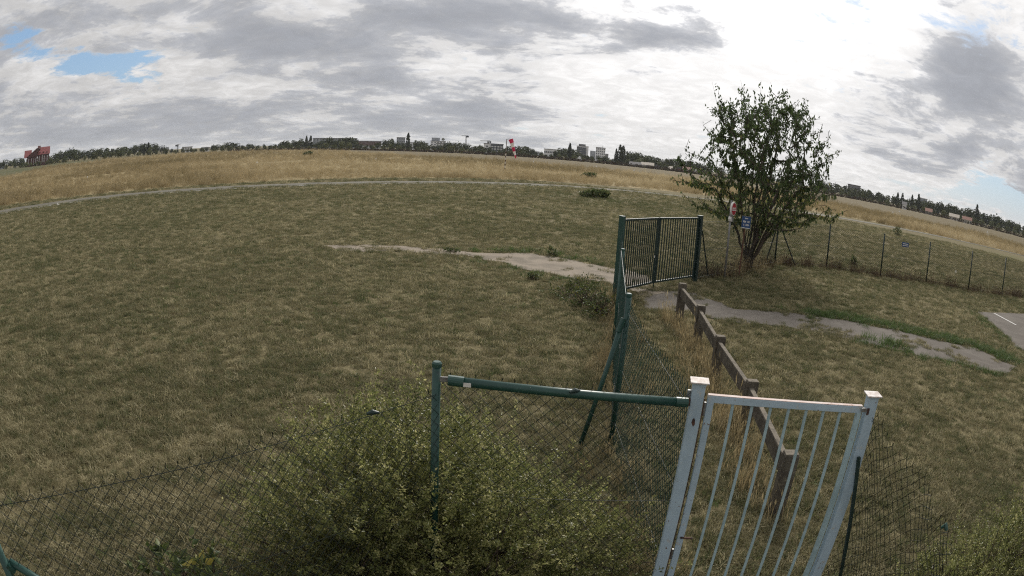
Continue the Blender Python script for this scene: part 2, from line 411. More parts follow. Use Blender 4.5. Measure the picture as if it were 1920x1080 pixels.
# broken concrete path left of the green gate, asphalt path and parking right of it
path_a = ragged(g2([(880, 473), (940, 477), (1000, 476), (1060, 487), (1145, 503), (1200, 512), (1240, 545), (1205, 556), (1150, 530), (1050, 519), (985, 506), (950, 494), (905, 488)]), .22, .25, 1.4)
path_b = ragged(g2([(598, 461), (660, 459), (760, 463), (835, 467), (884, 473), (900, 485), (840, 477), (760, 471), (706, 472), (650, 470)]), .22, .2, 1.6)
path_d = ragged(g2([(1205, 541), (1300, 551), (1380, 580), (1500, 590), (1600, 603), (1700, 625), (1830, 655), (1912, 690), (1890, 702), (1780, 678), (1640, 648), (1560, 630), (1480, 615), (1390, 607), (1290, 588), (1200, 578)]), .16, .25, 1.4)
lot = ragged(g2([(1832, 586), (1920, 588)])+[(40, 17), (40, 5), (17, 6)]+g2([(1905, 652), (1870, 615)]), .1, .5, 1)
sheet('concrete_path', path_a, .016, 'concrete_path')
sheet('concrete_path', path_b, .009, 'concrete_path')
sheet('asphalt_path', path_d, .012, 'asphalt')
sheet('parking_lot', lot, .010, 'asphalt')
a, b_ = G(1864, 588), G(1905, 610)
dd = (b_-a).normalized(); nn = Vector((-dd.y, dd.x, 0))*.06
sheet('parking_line', [tuple((p+q)[:2]) for p, q in ((a, nn), (b_, nn), (b_, -nn), (a, -nn))], .015, 'line')

# ------------------------------------------------------------------ grass
def blade_clump(name, n, rad, h0, h1, wd, lean, m, seed, head=0.0, segs=2):
    r = np.random.default_rng(seed); V = []; Q = []
    for i in range(n):
        a = r.random()*6.283; q = rad*math.sqrt(r.random()); base = np.array((q*math.cos(a), q*math.sin(a), -.004))
        hgt = h0+(h1-h0)*r.random()**1.3; la = r.random()*6.283; le = lean*(.25+r.random())
        dirh = np.array((math.cos(la), math.sin(la), 0)); side = np.array((-math.sin(la+r.normal(0, .8)), math.cos(la+r.normal(0, .8)), 0))*wd*(.6+.8*r.random())
        k = len(V)
        for s in range(segs):
            t = s/segs; c = base+dirh*hgt*le*t*t+np.array((0, 0, hgt*t*(1-.35*min(le, 1)*t)))
            wv = side*(1-.25*t)*.5; V += [c-wv, c+wv]
            if s: Q.append((k+2*s-2, k+2*s-1, k+2*s+1, k+2*s))
        tip = base+dirh*hgt*le+np.array((0, 0, hgt*(1-.35*min(le, 1))))
        e = side*.06; V += [tip-e, tip+e]; j = k+2*segs; Q.append((j-2, j-1, j+1, j))
        if head and r.random() < head:
            hl = hgt*.16; hw = side*1.5; kk = len(V); V += [tip-np.array((0, 0, hl*.4)), tip+hw+np.array((0, 0, hl*.2)), tip+np.array((0, 0, hl)), tip-hw+np.array((0, 0, hl*.2))]
            Q.append((kk, kk+1, kk+2, kk+3))
    me = np_mesh(name, np.array(V), np.array(Q), m)
    return bpy.data.objects.new(name, me)
def scatter(name, X, Y, sc, tint, protos, label, cat, Z=None, tilt=.15):
    """one object: thousands of clumps instanced on points"""
    n = len(X); me = bpy.data.meshes.new(name); me.vertices.add(n)
    co = np.stack([X, Y, np.zeros(n) if Z is None else Z], 1).astype(np.float32); me.vertices.foreach_set('co', co.ravel())
    for nm, arr in (('sc', sc), ('tint', tint)):
        at = me.attributes.new(nm, 'FLOAT', 'POINT'); at.data.foreach_set('value', np.asarray(arr, np.float32))
    at = me.attributes.new('rot', 'FLOAT_VECTOR', 'POINT')
    ro = np.stack([rng.normal(0, tilt, n), rng.normal(0, tilt, n), rng.random(n)*6.283], 1).astype(np.float32); at.data.foreach_set('vector', ro.ravel())
    at = me.attributes.new('pick', 'INT', 'POINT'); at.data.foreach_set('value', rng.integers(0, len(protos), n).astype(np.int32))
    col = bpy.data.collections.new(name+'_clumps')
    for p in protos: col.objects.link(p)
    o = bpy.data.objects.new(name, me); C.objects.link(o)
    ng = bpy.data.node_groups.new(name+'_scatter', 'GeometryNodeTree')
    ng.interface.new_socket('Geometry', in_out='INPUT', socket_type='NodeSocketGeometry'); ng.interface.new_socket('Geometry', in_out='OUTPUT', socket_type='NodeSocketGeometry')
    N = ng.nodes.new; gi = N('NodeGroupInput'); go = N('NodeGroupOutput'); ip = N('GeometryNodeInstanceOnPoints'); ci = N('GeometryNodeCollectionInfo')
    ci.inputs['Collection'].default_value = col; ci.inputs['Separate Children'].default_value = True; ci.inputs['Reset Children'].default_value = True
    def na(nm, ty):
        q = N('GeometryNodeInputNamedAttribute'); q.data_type = ty; q.inputs['Name'].default_value = nm; return q.outputs['Attribute']
    er = N('FunctionNodeEulerToRotation'); L = ng.links.new
    L(gi.outputs[0], ip.inputs['Points']); L(ci.outputs[0], ip.inputs['Instance']); ip.inputs['Pick Instance'].default_value = True
    L(na('pick', 'INT'), ip.inputs['Instance Index']); L(na('rot', 'FLOAT_VECTOR'), er.inputs[0]); L(er.outputs[0], ip.inputs['Rotation'])
    L(na('sc', 'FLOAT'), ip.inputs['Scale']); L(ip.outputs[0], go.inputs[0])
    md = o.modifiers.new('scatter', 'NODES'); md.node_group = ng
    return tag(o, label, cat, kind='stuff')
def wedge(r0, r1, dens, a0=-60, a1=62):
    a0, a1 = math.radians(a0), math.radians(a1); n = int((r1*r1-r0*r0)*(a1-a0)/2*dens)
    r = np.sqrt(rng.random(n)*(r1*r1-r0*r0)+r0*r0); a = a0+rng.random(n)*(a1-a0)
    return r*np.sin(a), r*np.cos(a)
paved = [path_a, path_b, path_d, lot]
def on_paving(X, Y):
    r = np.zeros(len(X), bool)
    for p in paved: r |= in_poly(X, Y, p)
    return r
lawnP = [blade_clump('lawn_clump', 34, .10, .030, .095, .0075, 1.0, 'grass', 10+i) for i in range(4)]
XS, YS, SC = [], [], []
for r0, r1, dn, s0 in ((2.0, 6, 330, .85), (6, 10, 270, .85), (10, 18, 170, .9), (18, 32, 70, 1.1), (32, 50, 24, 1.5), (50, 76, 9, 2.0)):
    x, y = wedge(r0, r1, dn); XS.append(x); YS.append(y); SC.append(s0*(.6+.8*rng.random(len(x))))
X, Y, S = (np.concatenate(q) for q in (XS, YS, SC))
creep = vnoise(X+5, Y+8, 1.3)*.6+vnoise(X, Y+3, 4.0)*.4+.13*in_poly(X, Y, path_b)
keep = (~on_paving(X, Y) | ((creep > .60) & ~in_poly(X, Y, lot))) & ~in_poly(X, Y, taxi_poly) & ~in_poly(X, Y, gold_poly)
bare = vnoise(X, Y, .8)*.6+vnoise(X+50, Y, 2.6)*.4
keep &= rng.random(len(X)) < np.clip(1.35-1.0*bare, .4, 1)
X, Y, S, bare = X[keep], Y[keep], S[keep], bare[keep]
pat = .26*vnoise(X, Y, .16)+.34*vnoise(X+20, Y+7, .8)+.40*vnoise(X+70, Y+90, 3.0)
T = np.clip(.50+(pat-.5)*.85+rng.normal(0, .34, len(X)), 0, 1)
gx, gy = G(1117, 372)[:2]                                       # fresher grass round the lone bush on the lawn
T -= .35*np.exp(-((X-gx-1)/6.0)**2-((Y-gy+1)/5.0)**2)
S *= .85+.3*vnoise(X+13, Y+31, 2.1)
tuftP = [blade_clump('tuft_clump', 40, .09, .05, .17, .006, .9, 'grass', 50+i, head=.12, segs=3) for i in range(4)]
x_, y_ = wedge(2.5, 30, 5.0); q_ = vnoise(x_+3, y_+60, .55)*.6+vnoise(x_+30, y_, 1.9)*.4
ok = (rng.random(len(x_)) < np.clip((q_-.42)*4, .03, 1)) & ~on_paving(x_, y_); x_, y_ = x_[ok], y_[ok]
scatter('lawn_tufts', x_, y_, .5+1.0*rng.random(len(x_))**2, np.clip(rng.normal(.42, .34, len(x_)), 0, 1), tuftP, 'scattered taller tufts of green and straw grass standing out of the lawn', 'grass')
scatter('lawn_grass', X, Y, S, np.clip(T, 0, 1), lawnP, 'short dry brown and green grass covering the lawn', 'grass')

meadP = [blade_clump('meadow_clump', 46, .55, .35, .85, .02, .35, 'grass_gold', 30+i, head=.5) for i in range(4)]
XS, YS, SC = [], [], []
for r0, r1, dn, s0 in ((40, 75, 2.6, .62), (75, 110, 1.5, .7), (110, 160, .7, .85), (160, 230, .28, 1.0), (230, 350, .12, 1.1)):
    x, y = wedge(r0, r1, dn, -57, 56); XS.append(x); YS.append(y); SC.append(s0*(.55+.8*rng.random(len(x))))
X, Y, S = (np.concatenate(q) for q in (XS, YS, SC))
keep = in_poly(X, Y, gold_poly)
track = smooth_line([(-66, 57), (-62, 75), (-57, 96), (-46, 110), (-41, 127), (-34, 145), (-28, 153), (-18, 171)], 6)
dt = np.min(np.stack([np.hypot(X-p[0], Y-p[1]) for p in track]), 0); keep &= dt > 2.6
X, Y, S = X[keep], Y[keep], S[keep]
pat = .5*vnoise(X, Y, .035)+.3*vnoise(X+9, Y, .14)+.2*vnoise(X, Y+9, .6)
S *= .6+.8*vnoise(X+44, Y, .09)
scatter('meadow_grass', X, Y, S, np.clip(.5+(pat-.5)*1.8+rng.normal(0, .16, len(X)), 0, 1), meadP, 'tall golden dry grass of the meadow beyond the taxiway', 'grass')

# ------------------------------------------------------------------ chain link
def chain_link(name, fn, length, height, m, parent, cell=.0425, r=.0021, spikes=True):
    """woven zigzag wires; fn(u, v) places a point of the flat mesh in space"""
    nu = int(length/cell); nv = int(height/cell)
    segs = []
    for i in range(nu):
        k = np.arange(nv+1); c = np.where((k+i) % 2 == 0, i, i+1)
        pts = np.stack([c*cell, k*cell, np.full(nv+1, .0)], 1)
        segs.append(pts)
    A = np.concatenate([s[:-1] for s in segs]); B = np.concatenate([s[1:] for s in segs])
    if spikes:
        top = np.array([(s[-1][0], s[-1][1], 0) for s in segs]); up_ = top+np.array((0, .028, 0))+rng.normal(0, .004, top.shape)
        A = np.concatenate([A, top]); B = np.concatenate([B, up_])
    PA, PB = fn(A[:, 0], A[:, 1]), fn(B[:, 0], B[:, 1])
    d = PB-PA; d /= np.linalg.norm(d, axis=1, keepdims=True)+1e-9
    ref = np.tile(np.array((.31, .9, .28)), (len(d), 1)); a = np.cross(d, ref); a /= np.linalg.norm(a, axis=1, keepdims=True)+1e-9; b = np.cross(d, a)
    V = np.zeros((len(d), 6, 3))
    for j in range(3):
        t = 2*math.pi*j/3; o = (a*math.cos(t)+b*math.sin(t))*r; V[:, j] = PA+o; V[:, 3+j] = PB+o
    base = (np.arange(len(d))*6)[:, None]
    Q = np.concatenate([base+np.array([[j, (j+1) % 3, 3+(j+1) % 3, 3+j]]) for j in range(3)])
    o = link(name, np_mesh(name, V.reshape(-1, 3), Q, m), parent); o['kind'] = 'stuff'
    return o
def flat_panel(p0, p1, z0=.03, wave=.015, sag=0.0, seed=0):
    p0, p1 = np.array(p0[:2]), np.array(p1[:2]); L = np.hypot(*(p1-p0)); d = (p1-p0)/L; nrm = np.array((-d[1], d[0]))
    def fn(u, v):
        off = wave*(np.sin(u*2.3+seed)+np.sin(v*3.1+u*1.7+seed*2))
        z = z0+v+.35*wave*np.sin(u*5.1+seed)-sag*np.sin(np.clip(u/L, 0, 1)*math.pi)*(v/1.8)
        return np.stack([p0[0]+d[0]*u+nrm[0]*off, p0[1]+d[1]*u+nrm[1]*off, z], 1)
    return fn, L
def round_post(p, z1, r, parent, cap=True, m='green_paint', z0=-.05, name='post'):
    b = MB(); b.tube([(p[0], p[1], z0), (p[0], p[1], z1-.03)], r, 14)
    o = b.build(name, m, parent, smooth=False); o.data.shade_smooth()
    if cap:
        c = MB(); c.tube([(p[0], p[1], z1-.035), (p[0], p[1], z1-.012), (p[0], p[1], z1)], [r*1.12, r*1.12, r*.8], 14); c.build('post_cap', m, o, smooth=False)
    return o
def wire(pts, r, m, parent, name='tension_wire', n=5):
    b = MB(); b.tube(pts, r, n); return b.build(name, m, parent)

PA_ = Vector((-.45, 4.20, 0)); PW = Vector((1.31, 4.21, 0)); PR = Vector((2.69, 3.92, 0)); PL = Vector((-2.58, 1.62, 0))
PC = Vector((1.30, 7.38, 0)); PB_ = Vector((1.78, 11.1, 0)); PG = Vector((2.49, 16.0, 0)); PM = Vector((3.72, 17.5, 0)); PE = Vector((5.30, 19.05, 0))

fn_root = empty('chain_link_fence', PA_, label='green chain link fence in the foreground with a thick top tube, leaves growing through it', cat='fence')
def loc_to(root):
    """children are modelled in world coordinates, so undo the parent's place"""
    for ch in root.children:
        ch.matrix_parent_inverse = root.matrix_basis.inverted()
round_post(PA_, 1.93, .030, fn_root)
pl = round_post(PL, 1.75, .030, fn_root)
tube = MB(); tube.tube([(-.36, 4.185, 1.812), (1.235, 4.185, 1.742)], .031, 16); to = tube.build('top_tube', 'green_paint', fn_root); to.data.shade_smooth()
MB().tube([(-.372, 4.185, 1.8125), (-.27, 4.185, 1.808)], .036, 16).build('sleeve', 'green_paint', to)
MB().tube([(1.15, 4.185, 1.746), (1.238, 4.185, 1.742)], .035, 16).build('sleeve', 'green_paint', to)
MB().box((-.40, 4.19, 1.815), (.06, .018, .035)).build('clamp', 'metal', to, bevel=.004)
MB().box((1.262, 4.195, 1.742), (.05, .03, .05)).build('clamp', 'rust', to, bevel=.004)
MB().box((-.245, 4.153, 1.80), (.05, .004, .028)).build('sticker', 'sign_white', to)
f, L = flat_panel(PA_, (1.27, 4.21), .03, .012, 0, 1.0); chain_link('wire_mesh', f, L, 1.80, 'wire', fn_root)
f, L = flat_panel(PA_, PL, .03, .02, .05, 2.0); chain_link('wire_mesh', f, L, 1.74, 'wire', fn_root)
wire([(-.45, 4.19, 1.70), (-1.5, 2.93, 1.65), (-2.58, 1.61, 1.66)], .0022, 'wire', fn_root)
wire([(-.45, 4.19, .95), (1.27, 4.20, .95)], .002, 'wire', fn_root)
wire([(-.45, 4.19, .9), (-2.58, 1.61, .9)], .002, 'wire', fn_root)
b = MB(); b.tube([(-2.56, 1.66, 1.30), (-2.36, 1.78, 1.15), (-1.9, 2.20, .05)], .026, 12); o = b.build('brace', 'green_paint', fn_root); o.data.shade_smooth()
b = MB(); b.tube([(-2.56, 1.66, 1.24), (-2.575, 1.63, 1.30)], .036, 12); b.build('collar', 'green_paint', fn_root)
for p, q in (((-.80, 3.80, 1.685), 25), ((.45, 4.16, 1.80), 0)):               # little wire tensioners
    MB().tube([(p[0]-.035, p[1]-.02, p[2]), (p[0], p[1], p[2]+.008), (p[0]+.035, p[1]+.02, p[2])], [.008, .018, .008], 8).build('tensioner', 'green_dark', fn_root)
loc_to(fn_root)

side = empty('chain_link_fence', PC, label='green chain link fence running away from the pale gate to the green double gate', cat='fence')
round_post(PC, 1.83, .034, side); round_post(PB_, 1.83, .034, side)
o = MB().tube([PC+Vector((-.05, -.05, 1.52)), (.92, 7.25, .02)], .027, 12).build('brace', 'green_paint', side); o.data.shade_smooth()
MB().tube([PC+Vector((-.04, -.045, 1.55)), PC+Vector((-.085, -.062, 1.40))], .034, 12).build('collar', 'green_paint', o)
for a_, b_2, sd in ((PW+Vector((.02, .06, 0)), PC, 3.0), (PC, PB_, 4.0), (PB_, PG+Vector((0, -.1, 0)), 5.0)):
    f, L = flat_panel(a_, b_2, .03, .012, .03, sd); chain_link('wire_mesh', f, L, 1.74, 'wire_bright', side, r=.0030)
    for z in (1.62, .95, .3): wire([(a_[0], a_[1], z), (b_2[0], b_2[1], z)], .002, 'wire', side)
wire([PC+Vector((-.035, -.03, 1.8)), PB_+Vector((-.03, 0, 1.8))], .0025, 'grey_wire', side)
wire([PC+Vector((-.037, -.03, .2)), PC+Vector((-.037, -.03, 1.78))], .002, 'grey_wire', side)
loc_to(side)

# ------------------------------------------------------------------ pale pedestrian gate
wg = empty('pedestrian_gate', (2.0, 4.07, 0), label='pale blue grey metal pedestrian gate with seven upright bars and square capped posts', cat='gate')
gd = (PR-PW).normalized(); gn = Vector((-gd.y, gd.x, 0)); RG = Matrix((gd, gn, Vector((0, 0, 1)))).transposed()
for p, zt in ((PW, 1.885), (PR, 1.885)):
    ps = MB().box(p+Vector((0, 0, zt/2-.02)), (.092, .092, zt+.04), RG).build('gate_post', 'white_paint', wg, bevel=.006)
    cpb = MB().box(p+Vector((0, 0, zt+.009)), (.135, .135, .010), RG).build('post_cap', 'cap', ps, bevel=.002)
    MB().box(p+Vector((0, 0, zt-.004)), (.1, .1, .012), RG).build('cap_collar', 'white_paint', ps)
pst = PW; rustp = [(-.012, .0), (.004, -.03), (.014, -.01), (.010, .02), (.0, .038), (-.010, .02)]
k = MB(); k.prism([tuple(pst + gd*(x_+.0) + gn*(-.0468) + Vector((0, 0, 1.60+z_))) for x_, z_ in rustp], gn*-.0015); k.build('rust_patch', 'rust', wg)
x0, x1 = .075, (PR-PW).length-.075
def gp(u, z, off=0.0): return PW+gd*u+gn*off+Vector((0, 0, z))
zt = 1.80
lf = MB(); lf.box(gp((x0+x1)/2, zt-.026), (x1-x0, .042, .052), RG); rail = lf.build('top_rail', 'white_paint', wg, bevel=.003)
MB().box(gp((x0+x1)/2, zt+.0025), (x1-x0-.004, .038, .004), RG).build('rail_top', 'rust_top', rail)
MB().box(gp((x0+x1)/2, .10), (x1-x0, .042, .05), RG).build('bottom_rail', 'white_paint', wg, bevel=.003)
MB().box(gp(x0+.026, (zt+.13)/2-.026), (.05, .044, zt-.18), RG).build('stile', 'white_paint', wg, bevel=.003)
MB().box(gp(x1-.022, (zt+.13)/2-.026), (.042, .044, zt-.18), RG).build('stile', 'bar_paint', wg, bevel=.003)
bar_me = MB().box((0, 0, 0), (.020, .020, zt-.18), RG).mesh('bar', 'bar_paint')
for i in range(7):
    u = x0+.05+(x1-x0-.092)*(i+1)/8; o = link('bar', bar_me, wg, gp(u, (zt+.13)/2-.026))
for z in (1.70, .45): MB().tube([gp(x0-.012, z-.05, -.02), gp(x0-.012, z+.05, -.02)], .011, 8).build('hinge', 'metal', wg)
MB().box(gp(x0+.07, .62, -.03), (.10, .012, .012), RG).build('latch_bar', 'rust', wg)
lb = MB(); lb.box(gp(x1+.012, zt-.02, -.03), (.055, .03, .03), RG); lo_ = lb.build('latch', 'metal', wg, bevel=.004)
MB().tube([gp(x1+.045, zt-.05, -.045), gp(x1+.045, zt+.0, -.045)], .012, 8).build('latch_pin', 'rust', lo_)
MB().box(PW+gd*-.06+gn*.02+Vector((0, 0, 1.79)), (.03, .02, .05), RG).build('bracket', 'metal', wg, bevel=.003)
MB().box(gp(.052, .95, -.035), (.006, .012, 1.66), RG).build('gap_shade', 'rust', wg)  # dark strip painting the shade of the gap between post and stile
loc_to(wg)

# loose mesh and thin stake on the right of the gate
lm = empty('chain_link_fence', (2.72, 3.8, 0), label='loose sagging chain link mesh with a thin green stake right of the pale gate', cat='fence')
def loose(u, v):
    t = u/1.75; zt_ = 1.72-.34*np.sin(np.clip(t, 0, 1)*1.25)+.03*np.sin(u*9)
    x = 2.74+.05*np.sin(u*3.2)+.06*np.sin(v*2.2+u*4)+.10*t; y = 3.87-u*.88+.03*np.sin(v*5)
    return np.stack([x, y, .03+v/1.70*zt_+.012*np.sin(u*14)*v], 1)
chain_link('wire_mesh', loose, 1.75, 1.70, 'wire', lm, r=.0026, cell=.05)
st = MB(); st.tube([(2.955, 3.77, -.03), (2.655, 3.835, 1.42)], .019, 4); st.build('stake', 'green_dark', lm)
MB().tube([(2.79, 2.62, 1.42), (2.81, 2.60, 1.45), (2.82, 2.57, 1.42)], [.012, .022, .012], 8).build('tensioner', 'green_paint', lm)
loc_to(lm)

# ------------------------------------------------------------------ green double gate
gg = empty('double_gate', (PG+PE)/2, label='dark green double leaf bar gate between the lawn and the paths', cat='gate')
def leaf(p, q, hinge_post, wpost):
    d = (q-p).normalized(); nrm = Vector((-d.y, d.x, 0)); R_ = Matrix((d, nrm, Vector((0, 0, 1)))).transposed(); Lg = (q-p).length
    fr = MB()
    z0, z1 = .16, 1.86
    fr.box(p+d*Lg/2+Vector((0, 0, z1)), (Lg, .05, .05), R_); fr.box(p+d*Lg/2+Vector((0, 0, z0)), (Lg, .05, .05), R_)
    for u in (.03, Lg-.03): fr.box(p+d*u+Vector((0, 0, (z0+z1)/2)), (.055, .048, z1-z0-.05), R_)
    fo = fr.build('leaf_frame', 'green_dark', gg, bevel=.004)
    n = 15; me = MB().box((0, 0, 0), (.024, .024, z1-z0-.05), R_).mesh('bar', 'green_dark')
    for i in range(n):
        link('bar', me, fo, p+d*(.06+(Lg-.12)*(i+1)/(n+1))+Vector((0, 0, (z0+z1)/2)))
    return fo
def sqpost(p, h, s, R_=None, m='green_paint'):
    o = MB().box(p+Vector((0, 0, h/2-.03)), (s, s, h+.06), R_).build('gate_post', m, gg, bevel=.006)
    MB().box(p+Vector((0, 0, h+.006)), (s+.012, s+.012, .012), R_).build('post_cap', 'green_paint', o); return o
dg = (PE-PG).normalized(); RGG = Matrix((dg, Vector((-dg.y, dg.x, 0)), Vector((0, 0, 1)))).transposed()
sqpost(PG, 1.95, .12, RGG); sqpost(PE, 1.93, .14, RGG, 'green_dark')  # right post in the darker green, its shade put into the colour
leaf(PG+dg*.08, PM-dg*.03, 0, 0)
d2 = (PE-PM).normalized(); f2 = leaf(PM+d2*.03, PE-d2*.09, 0, 0)
MB().box(PM+Vector((-.01, -.05, 1.0)), (.09, .05, .22), RGG).build('lock', 'green_dark', f2, bevel=.004)
MB().box(PM+Vector((-.05, -.07, .85)), (.03, .02, .06), RGG).build('padlock', 'sign_white', f2)
MB().box(PM+Vector((0, -.03, .10)), (.02, .02, .22), RGG).build('drop_bolt', 'green_dark', f2)
o = MB().tube([PE+Vector((.12, .1, 1.5)), G(1327, 519)+Vector((0, 0, .02))], .022, 8).build('brace', 'green_dark', gg)
loc_to(gg)

# ------------------------------------------------------------------ far fence with corner braces
ff = empty('chain_link_fence', (15, 24, 0), label='green chain link fence beyond the tree, thin posts and dry weeds along its foot', cat='fence')
CP = G(1452, 496); posts = [CP]+[G(*p) for p in ((1549, 502), (1650, 519), (1736, 530), (1815, 545), (1878, 553))]
dl = (posts[-1]-posts[-2]); posts += [posts[-1]+dl, posts[-1]+dl*2, posts[-1]+dl*3]
for p in posts: round_post(p, 1.85, .034, ff, m='green_dark')
for q in ((1435, 494), (1491, 499)):
    o = MB().tube([CP+Vector((0, 0, 1.7)), G(*q)], .03, 8).build('brace', 'green_dark', ff)
allp = [PE+Vector((.08, .05, 0))]+posts
for i in range(len(allp)-1):
    f, L = flat_panel(allp[i], allp[i+1], .03, .01, .02, i); chain_link('wire_mesh', f, L, 1.72, 'wire', ff, r=.0042, cell=.05, spikes=False)
    for z in (1.75, .9, .1): wire([allp[i]+Vector((0, 0, z)), allp[i+1]+Vector((0, 0, z))], .006, 'wire', ff, n=4)
loc_to(ff)

# ------------------------------------------------------------------ low concrete fence
cf = empty('concrete_fence', (3.3, 9.9, 0), label='low weathered concrete post and beam fence beside tall dry grass', cat='fence')
cps = [G(*p) for p in ((1273, 597), (1306, 642), (1340, 703), (1394, 802), (1452, 962))]
cps = [Vector((p.x, p.y, 0)) for p in cps]; hts = [.78, .73, .67, .68, .72]
for i, p in enumerate(cps):
    d = (cps[min(i+1, 4)]-cps[max(i-1, 0)]).normalized(); R_ = Matrix((d, Vector((-d.y, d.x, 0)), Vector((0, 0, 1)))).transposed()
    tl_ = Matrix.Rotation(random.uniform(-.025, .025), 3, 'X')
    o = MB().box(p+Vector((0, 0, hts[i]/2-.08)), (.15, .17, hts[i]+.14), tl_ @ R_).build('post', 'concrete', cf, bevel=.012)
    MB().box(p+Vector((0, 0, hts[i]-.004)), (.135, .155, .018), tl_ @ R_).build('post_top', 'concrete_lit_top', o, bevel=.006)  # thin slab carrying the painted light of the post top
for i in range(4):
    a_, b_2 = cps[i], cps[i+1]; d = (b_2-a_); Lb = d.length; d.normalize(); nr = Vector((-d.y, d.x, 0))
    off = nr*(-.02)
    za, zb = hts[i]-.10, hts[i+1]-.10
    mid = (a_+b_2)/2+off; dv = Vector((d.x*Lb, d.y*Lb, zb-za)).normalized(); R_ = Matrix((dv, nr, dv.cross(nr))).transposed()
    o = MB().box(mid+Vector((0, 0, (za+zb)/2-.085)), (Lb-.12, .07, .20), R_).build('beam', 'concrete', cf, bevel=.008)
    MB().box(mid+Vector((0, 0, (za+zb)/2+.0165)), (Lb-.14, .062, .008), R_).build('beam_top', 'concrete_lit_top', o, bevel=.003)
loc_to(cf)

# ------------------------------------------------------------------ signs
SP = G(1358, 521); hR = math.hypot(SP.x, SP.y)
zc_ = F(1370, 391, hR).z
se = empty('road_sign', SP, label='round red no entry sign with white bar on a galvanised pole', cat='sign')
se.rotation_euler = (0, 0, math.radians(50))
MB().tube([(0, 0, -.05), (.015, 0, zc_+.26)], .033, 10).build('pole', 'galv', se).data.shade_smooth()
rs = .215
disc_b = MB(); disc_b.tube([(.015, -.045, zc_), (.015, -.105, zc_)], rs, 32); dk = disc_b.build('sign_disc', 'sign_white', se)
MB().tube([(.015, -.104, zc_), (.015, -.109, zc_)], rs*.88, 32).build('red_face', 'sign_red', dk)
br = MB().box((.015, -.111, zc_-.005), (rs*1.45, .006, .095)).build('white_bar', 'sign_white', dk)
for i in range(7): MB().box((.015-rs*.62+i*.05, -.1148, zc_-.005), (.026, .002, .05)).build('letter', 'sign_red', br)
MB().tube([(.0, .04, zc_-.33), (.0, -.06, zc_-.33)], .085, 8).build('plate', 'sign_white', se)
MB().box((.05, -.07, zc_-.33), (.10, .02, .15)).build('plate_back', 'galv', se)
BP = G(1386, 519); hR = math.hypot(BP.x, BP.y); zt_ = F(1398, 405, hR).z; zb_ = F(1397, 428, hR).z; hw = .155
bs_ = empty('notice_board', BP, label='small blue notice board with white lettering on a rusty pole by the tree', cat='sign')
bs_.rotation_euler = (0, 0, math.radians(-18))
MB().tube([(-.02, .03, -.05), (.03, .02, zt_-.02)], .028, 8).build('pole', 'rusty_pole', bs_)
bd = MB().box((.05, -.012, (zt_+zb_)/2), (hw*2, .018, zt_-zb_)).build('board', 'sign_blue', bs_, bevel=.004)
MB().box((.05, -.02, zb_+.008), (hw*2+.01, .03, .016)).build('board_edge', 'sign_white', bd)
MB().box((.05, -.02, zt_-.004), (hw*2+.008, .026, .010)).build('board_edge', 'galv', bd)
for row, (n, wl, hl) in enumerate(((3, .03, .035), (6, .03, .06), (5, .03, .06), (9, .018, .035))):
    zz = zt_-.075-row*.105; sp_ = .232/max(n, 6) if row < 3 else .026
    for i in range(n):
        if (row, i) in ((1, 3), (2, 1), (3, 4)): continue
        MB().box((.05+(i-(n-1)/2)*sp_, -.0225, zz), (wl*.8, .002, hl)).build('letter', 'sign_white', bd)
NP = F(1696, 459, 29.2)
ns = empty('fence_sign', (NP.x, NP.y, NP.z), label='small blue sign with two white text lines hung on the far fence', cat='sign')
a_, b_2 = posts[2], posts[3]; u_ = ((NP-a_).xy.dot((b_2-a_).xy)/(b_2-a_).xy.length_squared); bp = a_+(b_2-a_)*u_; RR = math.hypot(bp.x, bp.y)
pA, pB = F(1687, 454, RR), F(1705, 463, RR)
ns.location = (bp.x, bp.y-.04, (pA.z+pB.z)/2); ns.rotation_euler = (0, 0, math.atan2((b_2-a_).y, (b_2-a_).x))
w_ = .42; h_ = .20
nb = MB().box((0, 0, 0), (w_, .012, h_)).build('board', 'sign_blue', ns)
for zz in (.035, -.04): MB().box((0, -.0075, zz), (w_*.8, .002, .028)).build('text_line', 'sign_white', nb)

# ------------------------------------------------------------------ foliage builder
def leaves_mesh(name, Pn, D, Ln, Wd, m, tint, fold=.25):
    """one folded diamond leaf per row: base point, direction, length, width"""
    n = len(Pn); D = D/(np.linalg.norm(D, axis=1, keepdims=True)+1e-9)
    ref = rng.normal(0, 1, (n, 3)); S_ = np.cross(D, ref); S_ /= np.linalg.norm(S_, axis=1, keepdims=True)+1e-9; N_ = np.cross(D, S_)
    L_ = Ln[:, None]; W_ = Wd[:, None]
    V = np.zeros((n, 4, 3)); V[:, 0] = Pn; V[:, 1] = Pn+D*L_*.45+S_*W_*.5+N_*W_*fold; V[:, 2] = Pn+D*L_; V[:, 3] = Pn+D*L_*.45-S_*W_*.5+N_*W_*fold
    b = (np.arange(n)*4)[:, None]
    Q = np.concatenate([b+np.array([[0, 1, 2]]), b+np.array([[0, 2, 3]])])
    return np_mesh(name, V.reshape(-1, 3), Q, m, np.concatenate([tint, tint]), k=3)
